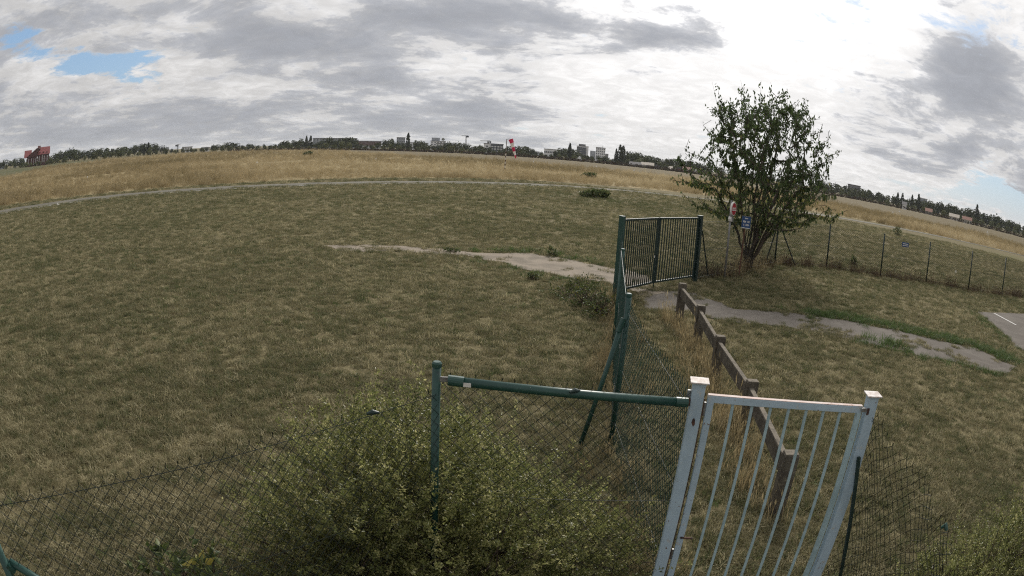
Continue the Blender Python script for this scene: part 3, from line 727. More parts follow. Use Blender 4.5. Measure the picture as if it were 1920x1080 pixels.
def bush(name, label, cat, blobs, n_shoot, per, llen, m, group=None, shoot=(.12, .30), parts=('foliage', 'stem'), tint0=.5, loc=None, inner=.55, upw=.6):
    """blobs: (centre, radii); shoots grow out of them, each set with leaves"""
    vol = np.array([r[0]*r[1]*r[2] for c, r in blobs]); pick = rng.choice(len(blobs), n_shoot, p=vol/vol.sum())
    cs = np.array([b[0] for b in blobs])[pick]; rs_ = np.array([b[1] for b in blobs])[pick]
    d = rng.normal(0, 1, (n_shoot, 3)); d /= np.linalg.norm(d, axis=1, keepdims=True); q = inner+(1-inner)*rng.random(n_shoot)**.6
    base = cs+d*rs_*q[:, None]*(.80+.35*rng.random((n_shoot, 1)))
    keep = base[:, 2] > .02; base, d, cs = base[keep], d[keep], cs[keep]; ns_ = len(base)
    sd = d*.8+np.array((0, 0, upw))+rng.normal(0, .35, (ns_, 3)); sd /= np.linalg.norm(sd, axis=1, keepdims=True)
    sl = shoot[0]+(shoot[1]-shoot[0])*rng.random(ns_)**2.2
    t = rng.random((ns_, per)); Pn = base[:, None]+sd[:, None]*(sl[:, None]*t)[:, :, None]+rng.normal(0, .012, (ns_, per, 3))
    D = sd[:, None]*.5+rng.normal(0, .7, (ns_, per, 3)); D = D.reshape(-1, 3); Pn = Pn.reshape(-1, 3)
    ti = np.clip(tint0+rng.normal(0, .16, (ns_, 1))+rng.normal(0, .22, (ns_, per)), 0, 1).reshape(-1)
    n = len(Pn); ok = Pn[:, 2] > .01
    Ln = llen*(.6+.8*rng.random(n)); root = empty(name, loc if loc is not None else (float(cs[:, 0].mean()), float(cs[:, 1].mean()), 0), label=label, cat=cat, group=group)
    fo = link(parts[0], leaves_mesh(parts[0], Pn[ok], D[ok], Ln[ok], (Ln*.5)[ok], m, ti[ok]), root)
    tb = MB()
    for i in range(0, ns_, max(1, ns_//260)):
        c = Vector(cs[i]); g0 = Vector((c.x+random.uniform(-.15, .15), c.y+random.uniform(-.15, .15), 0)); e = Vector(base[i]+sd[i]*sl[i]*.9); mid_ = g0.lerp(e, .5)+Vector((random.uniform(-.06, .06), random.uniform(-.06, .06), .08))
        tb.tube([g0, mid_, e], [.006, .004, .0015], 4, caps=False)
    tb.build(parts[1], 'twig', root)
    loc_to(root); return root

# the big privet growing through the foreground fence
bush('privet_bush', 'large yellowish green privet bush growing through the fence around the green post', 'bush',
     [((-1.15, 4.45, .65), (.62, .75, .62)), ((-.75, 4.85, .70), (.62, .65, .62)), ((-.35, 4.95, .55), (.55, .6, .58)), ((-.6, 4.3, .60), (.6, .55, .62)),
      ((.05, 4.65, .48), (.5, .55, .52)), ((.40, 4.6, .40), (.45, .5, .46)), ((.72, 4.45, .30), (.35, .4, .36)), ((-1.55, 4.25, .38), (.45, .5, .44)), ((-1.75, 3.9, .22), (.35, .4, .3)), ((.95, 4.5, .2), (.3, .4, .28)), ((-.1, 4.1, .4), (.6, .35, .5)), ((-1.0, 3.9, .45), (.45, .4, .5))],
     2900, 48, .025, 'leaf_bush', shoot=(.09, .50), tint0=.55)
bush('privet_bush', 'yellowish green privet bush behind the loose mesh in the lower right corner', 'bush',
     [((3.85, 3.2, .28), (.45, .4, .36)), ((4.5, 3.2, .34), (.55, .4, .42)), ((5.2, 3.3, .42), (.55, .4, .46)), ((3.3, 2.9, .22), (.3, .3, .30)), ((4.0, 2.8, .30), (.5, .35, .38))],
     1050, 44, .023, 'leaf_bush', shoot=(.09, .50), tint0=.52)
bush('weed_plant', 'leafy weed with yellowing leaves behind the lower left chain link', 'plant',
     [((-2.35, 3.35, .22), (.30, .22, .22)), ((-1.95, 3.25, .30), (.25, .2, .28)), ((-2.65, 3.0, .16), (.25, .2, .15)), ((-2.1, 2.9, .2), (.3, .2, .2))],
     85, 9, .085, 'leaf_weed', shoot=(.08, .25), tint0=.42)
bush('bramble_bush', 'low pale green bramble against the fence in front of the concrete path', 'bush',
     [(tuple(G(1100, 572)+Vector((0, 0, .12))), (.55, .5, .26)), (tuple(G(1125, 590)+Vector((0, 0, .1))), (.4, .6, .28)), (tuple(G(1062, 558)+Vector((0, 0, .05))), (.5, .4, .16)), (tuple(G(1090, 545)+Vector((0, 0, .06))), (.5, .4, .18))],
     300, 12, .055, 'leaf_weed', shoot=(.08, .3), tint0=.35)
for px, py, rx, rz, lab, n, ll in ((1117, 371, 1.0, .42, 'green bush standing alone on fresher grass of the lawn', 240, .13), (1104, 334, 1.0, .5, 'dark green bush in the golden meadow right of the windsock', 150, .2),
        (577, 292, 1.3, .75, 'dark bush alone in the far golden meadow left of centre', 110, .3), (1682, 442, .5, .55, 'small pale green shrub beyond the far fence', 60, .10), (1036, 481, .16, .22, 'weedy tuft at the far edge of the concrete path', 26, .05),
        (1600, 497, .12, .3, 'thin sapling at the foot of the far fence', 26, .07), (846, 472, .30, .06, 'flat green weed on the thin left part of the concrete path', 34, .045), (1000, 524, .16, .12, 'small leafy weed on the near edge of the concrete path', 30, .045)):
    c = G(px, py); bl = [((c.x, c.y, rz*.7), (rx, rx*.7, rz*.75))]
    if rx > .9: bl += [((c.x-rx*.7, c.y, rz*.45), (rx*.6, rx*.5, rz*.5)), ((c.x+rx*.6, c.y+.1, rz*.8), (rx*.5, rx*.5, rz*.75))]
    bush('shrub', lab, 'bush', bl, n, 14, ll, 'leaf_green', shoot=(rz*.15, rz*.5), tint0=.6)

# ------------------------------------------------------------------ the tree
def make_tree():
    base = G(1401, 503); root = empty('cherry_tree', (base.x, base.y, 0), label='lone leafy tree with dark drooping leaves behind the road signs', cat='tree')
    prof = [(1.2, .8), (1.6, 1.7), (2.0, 2.7), (2.6, 3.3), (3.2, 3.2), (3.8, 3.05), (4.5, 2.85), (5.2, 2.6), (5.8, 2.25), (6.4, 1.8), (6.8, 1.0)]
    zs, rs2 = [p[0] for p in prof], [p[1] for p in prof]
    tips = []
    while len(tips) < 1120:
        z = random.uniform(1.7, 6.8); Rm = np.interp(z, zs, rs2)
        a = random.uniform(0, 6.283); q = random.random()**.42; lob = .90+.16*math.sin(3*a+z*1.7)+.10*math.sin(7*a-z*3)
        spire = .5+.5*math.sin(a*2.5+1.3)*math.cos(a*1.5)
        if z > 4.7+2.2*(.45+.55*spire)*(1-.15*q): continue
        if z > 4.1 and random.random() < .22: continue
        if z < 2.6 and random.random() < .35: continue
        if z < 2.0 and q < .5: continue
        tips.append(Vector((.38+q*Rm*lob*math.cos(a), q*Rm*lob*math.sin(a), z+random.uniform(-.15, .15))))
    # scaffold limbs fanning from a forked base
    nodes = []; par = []
    def addn(p, k): nodes.append(p); par.append(k); return len(nodes)-1
    stems = []
    for bx, by in ((-.08, .02), (-.01, -.06), (.06, .04), (.11, -.02), (.02, .09)):
        q0 = addn(Vector((bx*.7, by*.7, -.1)), -1); stems.append((q0, addn(Vector((bx*1.25, by*1.25, .35)), q0)))
    for (ex, ey, ez) in ((-.6, .2, 3.4), (.15, -.3, 5.6), (.75, .4, 5.9), (1.5, -.2, 3.9), (-1.2, -.4, 3.6), (.2, .9, 4.5), (-.35, .3, 5.8), (1.1, -.9, 3.0), (-1.7, .3, 2.7), (2.0, .3, 2.9), (.9, .1, 6.0), (-1.1, .8, 4.6), (1.7, .7, 4.6), (.4, -1.2, 3.8)):
        e = Vector((ex+.28, ey, ez)); k = min(stems, key=lambda q_: abs((nodes[q_[1]].x)*9-ex)+abs(nodes[q_[1]].y*7-ey)+random.random()*.5)[1]; st_ = nodes[k]; n = 9
        for i in range(1, n+1):
            t = i/n; p = st_.lerp(e, t); bow = math.sin(t*math.pi)*.10
            p += Vector((-(ex)*bow*.5, -(ey)*bow*.5, bow*.3))+Vector((random.uniform(-.05, .05), random.uniform(-.05, .05), 0))
            k = addn(p, k)
    order = sorted(tips, key=lambda p: (p-Vector((.3, 0, 2.4))).length)
    tipn = []
    for t in order:
        arr = np.array([tuple(n) for n in nodes]); dv = np.array(t)-arr; d = np.linalg.norm(dv, axis=1)+np.where(dv[:, 2] < -.05, 1.2, 0)+np.where(arr[:, 2] < 1.0, 3, 0)
        k = int(np.argmin(d)); a = nodes[k]; L = (t-a).length; n = max(1, int(L/.35))
        for i in range(1, n+1):
            u = i/n; p = a.lerp(t, u)+Vector((random.uniform(-.03, .03), random.uniform(-.03, .03), math.sin(u*math.pi)*L*.10)); k = addn(p, k)
        tipn.append(k)
    cnt = [0]*len(nodes)
    for k in tipn:
        while k >= 0: cnt[k] += 1; k = par[k]
    rad = [.005+.0036*max(c, 1)**.53 for c in cnt]
    kids = {}
    for i, p in enumerate(par): kids.setdefault(p, []).append(i)
    tr, tb = MB(), MB(); done = set()
    def chain(start, parent):
        seq = [parent, start]; k = start
        while k in kids:
            ch = sorted(kids[k], key=lambda j: -cnt[j]); nx = ch[0]; seq.append(nx)
            for o_ in ch[1:]: stack.append((o_, k))
            k = nx
        big = rad[start] > .032
        (tr if big else tb).tube([nodes[j] for j in seq], [min(rad[j], rad[start]) for j in seq], 8 if big else 4, caps=False)
    stack = [(q1, q0) for q0, q1 in stems if q1 in kids]
    while stack:
        s_, p_ = stack.pop(); chain(s_, p_)
    tr.build('trunk', 'bark', root).data.shade_smooth()
    # leaves hang along the last stretch of every twig
    Pn, D, T_ = [], [], []
    for k in tipn:
        seq = [k]
        while par[seq[-1]] >= 0 and len(seq) < 4: seq.append(par[seq[-1]])
        zt = nodes[k].z; out = math.hypot(nodes[k].x-.28, nodes[k].y)/3.0
        for j in range(random.randint(10, 17)):
            s_ = random.random()*(len(seq)-1); i = int(s_); p = nodes[seq[i]].lerp(nodes[seq[min(i+1, len(seq)-1)]], s_-i)
            Pn.append(p+Vector((random.gauss(0, .05), random.gauss(0, .05), random.gauss(0, .04)))); dn = -.85 if zt < 4.8 else random.choice((-.7, .5))
            D.append(Vector((random.gauss(0, .42), random.gauss(0, .42), dn))); T_.append(min(1, max(0, random.gauss(.40, .2)+(.34 if zt < 3.4 and random.random() < .45*out+.15 else 0))))
    # upright leaders at the top
    for q in range(64):
        a = random.uniform(0, 6.283); rr = 1.9*math.sqrt(random.random()); b0 = Vector((.28+rr*math.cos(a), rr*math.sin(a), random.uniform(4.9, 6.1)-rr*.22)); hgt = random.uniform(.55, 1.1); lean = Vector((random.gauss(0, .12)+rr*math.cos(a)*.15, random.gauss(0, .12), 1))
        tb.tube([b0-Vector((0, 0, .5)), b0+lean*hgt], [.008, .003], 4, caps=False)
        for j in range(11):
            Pn.append(b0+lean*hgt*random.random()+Vector((random.gauss(0, .03), random.gauss(0, .03), 0))); D.append(Vector((random.gauss(0, .5), random.gauss(0, .5), random.choice((-.8, .5))))); T_.append(max(0, random.gauss(.3, .15)))
    n = len(Pn); Ln = .14*(.6+.7*rng.random(n))
    link('crown', leaves_mesh('crown', np.array([tuple(p) for p in Pn]), np.array([tuple(d) for d in D]), Ln, Ln*.46, 'leaf_tree', np.array(T_)), root)
    tb.build('branch', 'bark', root)
    return root
make_tree()

# ------------------------------------------------------------------ tall dry grass and weeds along fences and path edges
dryP = [blade_clump('dry_clump', 26, .16, .22, .62, .006, .45, 'grass_dry', 60+i, head=.5, segs=3) for i in range(3)]
freshP = [blade_clump('fresh_clump', 40, .13, .06, .18, .008, .9, 'grass_fresh', 70+i) for i in range(3)]
redP = [blade_clump('weed_clump', 30, .22, .10, .42, .010, .5, 'grass_red', 80+i, head=.6, segs=3) for i in range(3)]
def along(pts, dens, wid):
    X, Y = [], []
    for a, b in zip(pts[:-1], pts[1:]):
        a = np.array(a[:2]); b = np.array(b[:2]); L = np.hypot(*(b-a)); n = int(L*dens); t = rng.random(n); p = a+(b-a)*t[:, None]+rng.normal(0, wid, (n, 2)); X.append(p[:, 0]); Y.append(p[:, 1])
    return np.concatenate(X), np.concatenate(Y)
x1_, y1_ = along(cps, 17, .13); x1_ -= .2
x2_, y2_ = along([PC, PB_, PG], 9, .16); x3_, y3_ = along([PW, PC], 10, .2)
x4_, y4_ = along([SP, G(1400, 505), CP], 9, .35)
x5_, y5_ = along([(1.6, 9.5), (2.6, 12.5), (2.2, 8), (2.9, 6.2)], 7, .5)
X = np.concatenate([x1_, x2_, x3_, x4_, x5_]); Y = np.concatenate([y1_, y2_, y3_, y4_, y5_])
S = np.concatenate([.35+.65*rng.random(len(x1_))**1.4, .4+.5*rng.random(len(x2_)), .3+.4*rng.random(len(x3_)), .4+.6*rng.random(len(x4_)), .2+.4*rng.random(len(x5_))])
ok = ~in_poly(X, Y, path_d)
scatter('dry_grass', X[ok], Y[ok], S[ok], np.clip(rng.normal(.5, .25, ok.sum()), 0, 1), dryP, 'tall straw coloured grass along the concrete fence and posts', 'grass')
x1_, y1_ = along(allp[1:], 11, .28); x2_, y2_ = along(allp[:2], 7, .4)
X = np.concatenate([x1_, x2_]); Y = np.concatenate([y1_, y2_])
x_, y_ = wedge(2.6, 22, 6.0); q_ = vnoise(x_+13, y_+20, .45)*.55+vnoise(x_+3, y_, 2.2)*.45; k_ = (rng.random(len(x_)) < np.clip((q_-.52)*5, .01, .9)) & ~on_paving(x_, y_)
scatter('lawn_weeds', x_[k_], y_[k_], .25+.45*rng.random(k_.sum()), np.clip(rng.normal(.5, .3, k_.sum()), 0, 1), [p.copy() for p in freshP], 'small fresh green weeds dotted through the dry lawn', 'weeds')
scatter('fence_weeds', X, Y, .5+.8*rng.random(len(X)), np.clip(rng.normal(.45, .25, len(X)), 0, 1), redP, 'reddish brown dry weeds along the foot of the far fence', 'weeds')
e1 = g2([(1500, 588), (1600, 600), (1700, 621), (1830, 651), (1912, 684)]); e2 = g2([(1880, 706), (1780, 683), (1700, 664), (1600, 641)]); e3 = g2([(1830, 590), (1868, 618), (1908, 655)]); e4 = g2([(870, 470), (1000, 473), (1145, 500)]); e5 = g2([(900, 492), (985, 511), (1050, 523), (1130, 545)])
x1_, y1_ = along(e1, 75, .30); y1_ += .12; x2_, y2_ = along(e2, 22, .2); x3_, y3_ = along(e3, 22, .3); x4_, y4_ = along(e4, 12, .2); x5_, y5_ = along(e5, 12, .25)
xb, yb = along(g2([(1640, 640), (1700, 655)]), 60, .22)
X = np.concatenate([x1_, x2_, x3_, x4_, x5_, xb]); Y = np.concatenate([y1_, y2_, y3_, y4_, y5_, yb])
S = np.concatenate([.6+.7*rng.random(len(x1_)), .5+.7*rng.random(len(x2_)), .5+.6*rng.random(len(x3_)), .6+.9*rng.random(len(x4_)), .5+.8*rng.random(len(x5_)), 1.3+1.1*rng.random(len(xb))])
ok = ~(in_poly(X, Y, path_d) & (rng.random(len(X)) < .8)) & ~in_poly(X, Y, lot)
scatter('verge_grass', X[ok], Y[ok], S[ok], np.clip(rng.normal(.4, .22, ok.sum()), 0, 1), freshP, 'fresh green grass along the edges of the paths', 'grass')

# ------------------------------------------------------------------ windsock and runway markers
WP = G(946, 322); wr_ = math.hypot(WP.x, WP.y)
ws = empty('windsock', WP, label='red and white windsock hanging limp on a banded pole in the meadow', cat='windsock')
ztop = F(952, 261, wr_).z
tang = Vector((WP.y, -WP.x, 0)).normalized()
MT['band_dark'] = mat('dark band paint', (.05, .022, .022), (.08, .03, .03), .6, 4, bump=0)
MT['band_white'] = mat('white band paint', (.66, .63, .58), (.55, .52, .47), .6, 4, bump=0)
MT['sock_red'] = mat('red sock cloth', (.55, .03, .10), (.46, .03, .085), .8, 3, bump=.2)
MT['sock_white'] = mat('white sock cloth', (.75, .72, .72), (.66, .63, .63), .8, 3, bump=.2)
for i in range(10):
    z0_, z1_ = ztop*.62*i/10, ztop*.62*(i+1)/10
    MB().tube([(0, 0, z0_-.003), (0, 0, z1_-.004)], .07, 10).build('pole_band', 'band_white' if i % 2 == 0 else 'band_dark', ws)
MB().tube([(0, 0, ztop*.62), (0, 0, ztop)], .06, 10).build('pole', 'galv', ws)
loc0 = lambda px, py: F(px, py, wr_)-WP
pm = [loc0(957.5, 261), loc0(960, 268), loc0(962, 276), loc0(964, 284), loc0(966, 291), loc0(967, 297)]
MB().tube([Vector((0, 0, ztop-.03)), (Vector((0, 0, ztop-.02))+pm[0])/2+Vector((0, 0, .05)), pm[0]], .03, 6).build('arm', 'galv', ws)
rr_ = [.37, .32, .25, .20, .15, .08]
for i in range(5):
    MB().tube([pm[i], pm[i].lerp(pm[i+1], .5)+Vector((0, 0, 0)), pm[i+1]], [rr_[i], (rr_[i]+rr_[i+1])/2*.94, rr_[i+1]], 14).build('sock_band', 'sock_red' if i % 2 == 0 else 'sock_white', ws)
MT['marker'] = mat('white marker plastic', (.8, .79, .76), (.7, .69, .65), .5, 5, bump=0)
mk_me = MB().tube([(0, 0, 0), (0, 0, .03), (0, 0, .40), (0, 0, .46)], [.26, .26, .09, .06], 10).mesh('runway_marker', 'marker')
mk = [(164, 333, 'white marker cone in the golden meadow at far left'), (482, 305, 'white marker cone in the meadow left of centre'), (705, 298, 'white marker cone in the meadow between lone dark bush and windsock'),
      (962, 304, 'white marker cone just behind the windsock pole'), (1000, 303, 'white marker cone right of the windsock on the runway'), (1050, 311, 'white marker cone second right of the windsock'),
      (1084, 313, 'white marker cone on the runway above the meadow bush'), (1118, 312, 'rear marker cone of the close trio on the runway'), (1120, 316, 'left front marker cone of the close trio on the runway'), (1123, 316.5, 'right front marker cone of the close trio on the runway'),
      (1189, 319, 'white marker cone below the row of low houses'), (1250, 331, 'white marker cone on the runway left of the tree crown'),
      (1674, 398.5, 'left white marker cone of three beyond the far fence'), (1686, 396.5, 'rear white marker cone of three beyond the far fence'), (1682.5, 403.5, 'front white marker cone of three beyond the far fence'),
      (1851, 435, 'white marker cone on the runway at far right'), (1870, 444.5, 'second white marker cone on the runway at far right'), (1905, 456.5, 'white marker cone at the right edge of the runway'), (1792, 511, 'white marker cone on the lawn just beyond the far fence'), (108, 384, 'white marker cone on the lawn by the taxiway at left')]
for px, py, lab in mk:
    p = G(px, py+1); R = math.hypot(p.x, p.y); o = link('runway_marker', mk_me, None, (p.x, p.y, 0)); s_ = min(1.0, max(.35, R/170)); o.scale = (s_, s_, s_); tag(o, lab, 'marker', 'white runway markers')

# ------------------------------------------------------------------ far trees
def crown_mesh(name, n, rx, h, z0, lobes, size, m, seed, slim=False):
    r = np.random.default_rng(seed); Pn = []
    lb = [((r.normal(0, rx*.35), r.normal(0, rx*.35), z0+h*(.3+.45*r.random())), rx*(.42+.3*r.random()), h*(.22+.16*r.random())) for _ in range(lobes)]
    lb.append(((0, 0, z0+h*.55), rx*.72, h*.45))
    V, Q, T_ = [], [], []
    for i in range(n):
        if slim:
            t = r.random(); a = r.random()*6.283; rr = rx*(math.sin(math.pi*min(1, (t*.93+.06))**.75)**.7)*(.7+.35*r.random()); c = np.array((rr*math.cos(a), rr*math.sin(a), z0+h*t)); nd = np.array((math.cos(a), math.sin(a), .3))
        else:
            (cx, cy, cz), a1, a2 = lb[r.integers(len(lb))]; d = r.normal(0, 1, 3); d /= np.linalg.norm(d); k = .72+.34*r.random(); c = np.array((cx+d[0]*a1*k, cy+d[1]*a1*k, cz+d[2]*a2*k)); nd = d
        nd = nd+r.normal(0, .6, 3); nd /= np.linalg.norm(nd); s1 = np.cross(nd, r.normal(0, 1, 3)); s1 /= np.linalg.norm(s1); s2 = np.cross(nd, s1); q = size*(.5+.9*r.random())
        k0 = len(V); V += [c-s1*q, c-s2*q*.6, c+s1*q*.9, c+s2*q*.7]; Q.append((k0, k0+1, k0+2, k0+3)); T_.append(r.random())
    return np_mesh(name, np.array(V), np.array(Q), m, np.array(T_))
def trunk_mesh(h, r0):
    b = MB(); b.tube([(0, 0, -.1), (0, 0, h*.5), (.1, 0, h)], [r0, r0*.8, r0*.5], 6)
    for a in range(3): b.tube([(0, 0, h*.7), (math.cos(a*2.1)*h*.35, math.sin(a*2.1)*h*.35, h*1.25)], [r0*.5, r0*.2], 5)
    return b.mesh('trunk', 'far_trunk')
# unit meshes are 10 m tall, scaled per tree
crowns = [crown_mesh('crown', 520, 4.2+.6*math.sin(i*2.2), 10.2, .2, 9, .66, 'far_tree', 100+i) for i in range(7)]
crowns_l = [crown_mesh('crown', 460, 4.6+.6*math.sin(i*2.2), 10.2, .0, 9, .7, 'far_tree_light', 140+i) for i in range(7)]
poplars = [crown_mesh('crown', 420, 1.25+.2*i, 9.4, .6, 0, .5, 'far_poplar', 120+i, slim=True) for i in range(3)]
shrubm = [crown_mesh('crown', 170, 2.6, 5.6, .2, 4, .55, 'far_shrub', 130+i) for i in range(4)]
trunkm = trunk_mesh(4.0, .28)
HZ = [(-40, 335), (0, 324), (50, 312), (100, 304), (200, 297), (300, 291), (480, 284), (640, 282), (800, 285), (1000, 298), (1130, 309), (1290, 326), (1552, 365), (1700, 393), (1800, 416), (1920, 447), (1960, 458)]
hzx, hzy = [p[0] for p in HZ], [p[1] for p in HZ]
TOP = [(-40, 312), (0, 303), (30, 298), (60, 299), (95, 290), (130, 281), (150, 284), (180, 279), (240, 277), (270, 272), (300, 271), (325, 279), (350, 280), (380, 277), (400, 273), (432, 266), (455, 270), (470, 271), (500, 272), (522, 268), (535, 262), (555, 263), (572, 263), (590, 268), (605, 263), (616, 259), (628, 264), (642, 258), (655, 260), (664, 267), (680, 272), (705, 270), (722, 261), (745, 267), (760, 273), (778, 270), (791, 264), (803, 272), (818, 275), (840, 265), (860, 269), (880, 271), (900, 272), (925, 280), (955, 276), (982, 274), (1000, 283), (1030, 289), (1050, 279), (1075, 280), (1100, 291), (1130, 293), (1150, 296), (1185, 285), (1200, 287), (1225, 298), (1250, 297), (1290, 301), (1340, 312), (1400, 320), (1450, 328), (1500, 335), (1560, 345), (1600, 352), (1650, 363), (1690, 372), (1720, 374), (1755, 378), (1800, 391), (1850, 401), (1900, 416), (1960, 432)]
tpx, tpy = [p[0] for p in TOP], [p[1] for p in TOP]
SEGS = ((25, 'at the left edge beyond the meadow'), (60, 'just left of the red brick hall'), (100, 'around the red brick hall'), (150, 'directly right of the red brick hall'), (210, 'in the left part of the long wood'),
        (262, 'in the middle of the long wood'), (325, 'around the slim poplar pair'), (400, 'around the pale low blocks at left'), (460, 'in the bulky clump after the pale low blocks'), (520, 'in the low stretch left of the ragged poplars'),
        (590, 'beside the ragged poplars'), (640, 'before the left half of the long grey block'), (700, 'before the right half of the long grey block'), (760, 'left of the very dark columnar poplar'), (810, 'right of the very dark columnar poplar'),
        (860, 'around the stepped white flats'), (905, 'under the left tower crane'), (950, 'by the white and dark building'), (1010, 'behind the windsock'), (1070, 'by the long low white hall'), (1145, 'below the pale apartment towers'),
        (1200, 'by the dark poplar clump'), (1250, 'behind the low house row'), (1320, 'behind the small red house'), (1440, "through the lone tree's left half"), (1560, "through the lone tree's right half"), (1640, 'by the flat roofed skyline building'),
        (1720, 'around the poplars above the far fence'), (1780, 'left of the pale low house at right'), (1840, 'behind the orange roofed house'), (3000, 'in the dark wood at the right edge'))
ORD = 'first second third fourth fifth sixth seventh eighth ninth tenth eleventh twelfth thirteenth fourteenth fifteenth sixteenth seventeenth eighteenth nineteenth twentieth'.split()
SEEN = {}
def segment(px):
    for lim, g_ in SEGS:
        if px < lim: return g_
def far_tree(px, R, top_py, me, kind, lab=None, grp=None, wid=1.0, cat='tree', trunk=True, name='broadleaf_tree', min_h=2.5):
    b0 = F(px, np.interp(px, hzx, hzy), R); h = max(min_h, F(px, top_py, R).z*1.08)
    g_ = segment(px)
    if not lab:
        k = SEEN[(kind, g_)] = SEEN.get((kind, g_), -1)+1; lab = f'{kind}, {ORD[min(k, 19)]} from left {g_}'
    root = empty(name, (b0.x, b0.y, 0), random.uniform(0, 6.28), label=lab, cat=cat, group=grp or f'{kind}s along the far edge of the airfield')
    s_ = h/10; c = link('crown', me, root); c.scale = (s_*wid, s_*wid, s_)
    if trunk: t = link('trunk', trunkm, root); t.scale = (s_, s_, s_)
    return root
px = -30.0
while px < 1945:
    dens = 1.0 if not 1320 < px < 1530 else 1.8
    far_tree(px, random.uniform(425, 470), np.interp(px, tpx, tpy)+random.uniform(-1.5, 3.0), random.choice(crowns), 'tall dark tree', wid=random.uniform(.9, 1.5))
    px += random.uniform(7, 12)*dens
px = -20.0
while px < 1935:
    t = np.interp(px, tpx, tpy); hz_ = np.interp(px, hzx, hzy); dens = 1.0 if not 1320 < px < 1530 else 2.0
    far_tree(px, random.uniform(385, 408), hz_-(hz_-t)*random.uniform(.42, .70), random.choice(crowns_l), 'lower front row tree', wid=random.uniform(.9, 1.5))
    px += random.uniform(12, 20)*dens
for p_, t, lab in ((269, 271, 'left slim poplar of the pair above the wood at left'), (277, 269, 'right slim poplar of the pair above the wood at left'), (573, 257, 'left ragged poplar beside the long grey block'), (581, 256.5, 'right ragged poplar beside the long grey block'),
                   (763.5, 252, 'very dark tall columnar poplar left of the stepped white block'), (1154, 281, 'left poplar of the tall dark clump right of the pale towers'), (1161, 274.5, 'tallest poplar of the dark clump right of the pale towers'), (1166.5, 276, 'right poplar of the tall dark clump right of the pale towers'),
                   (1682, 363, 'first dark columnar poplar above the far fence'), (1691, 364, 'second dark columnar poplar above the far fence'), (1709, 367.5, 'third dark columnar poplar above the far fence'), (1721, 366, 'fourth dark columnar poplar above the far fence'),
                   (1830, 386, 'pointed dark poplar rising above the wood at the right'), (1067, 271, 'slim dark poplar just left of the pale apartment towers')):
    far_tree(p_, 415, t, random.choice(poplars), '', lab, 'poplars standing above the far trees', wid=1.0 if t < 280 or p_ > 1600 else .8, name='poplar_tree')
px = 100.0
while px < 1910:
    if not 1325 < px < 1540:
        hz_ = np.interp(px, hzx, hzy)
        far_tree(px, random.uniform(370, 380), hz_-random.uniform(4, 9), random.choice(shrubm), 'low yellowish green shrub', wid=random.uniform(1.0, 1.7), cat='bush', trunk=False, name='field_shrub', min_h=1.0)
    px += random.uniform(11, 30) if px < 820 else random.uniform(28, 60)
# brown hedge bank at the far edge of the airfield
V, Q, T_ = [], [], []
for px in np.arange(430, 1940, .35):
    hz_ = np.interp(px, hzx, hzy); R = random.uniform(376, 384); p = F(px, hz_, R); hh = random.uniform(.7, 1.9)*(1 if px > 800 else .7)
    for q in range(2):
        c = np.array((p.x, p.y, hh*random.random())); s1 = np.array((random.gauss(0, 1), random.gauss(0, 1), random.gauss(0, .4)))*.35; s2 = np.array((random.gauss(0, .3), random.gauss(0, .3), 1))*.4
        k = len(V); V += [c-s1, c-s2*.5, c+s1, c+s2]; Q.append((k, k+1, k+2, k+3)); T_.append(random.random())
tag(link('far_hedge', np_mesh('far_hedge', np.array(V), np.array(Q), 'far_hedge', np.array(T_))), 'brown scrubby hedge along the far edge of the airfield', 'hedge', kind='stuff')

# ------------------------------------------------------------------ far buildings
def bmat(name, col, col2=None): MT[name] = mat(name, col, col2 or tuple(x*.88 for x in col), .85, .4, bump=0)
bmat('b_white', (.74, .74, .75)); bmat('b_grey', (.34, .36, .39)); bmat('b_dark', (.06, .07, .09)); bmat('b_cream', (.50, .46, .39)); bmat('b_brown', (.13, .085, .085)); bmat('b_beige', (.36, .32, .27))
bmat('b_brick', (.085, .032, .030)); bmat('b_redroof', (.20, .058, .058)); bmat('b_orange', (.19, .09, .066)); bmat('b_slate', (.10, .095, .10)); bmat('b_redhouse', (.32, .07, .06)); bmat('b_steel', (.20, .20, .21))
MT['b_glass'] = mat('window glass', (.05, .06, .08), (.08, .09, .11), .2, 1, bump=0, spec=.5)
MT['b_pale'] = mat('pale window strip', (.60, .60, .60), (.5, .5, .5), .5, 1, bump=0)
def place(px0, px1, R):
    a, b = F(px0, 300, R), F(px1, 300, R); a.z = b.z = 0
    d = (b-a); return (a+b)/2, d.length, math.atan2(d.y, d.x)
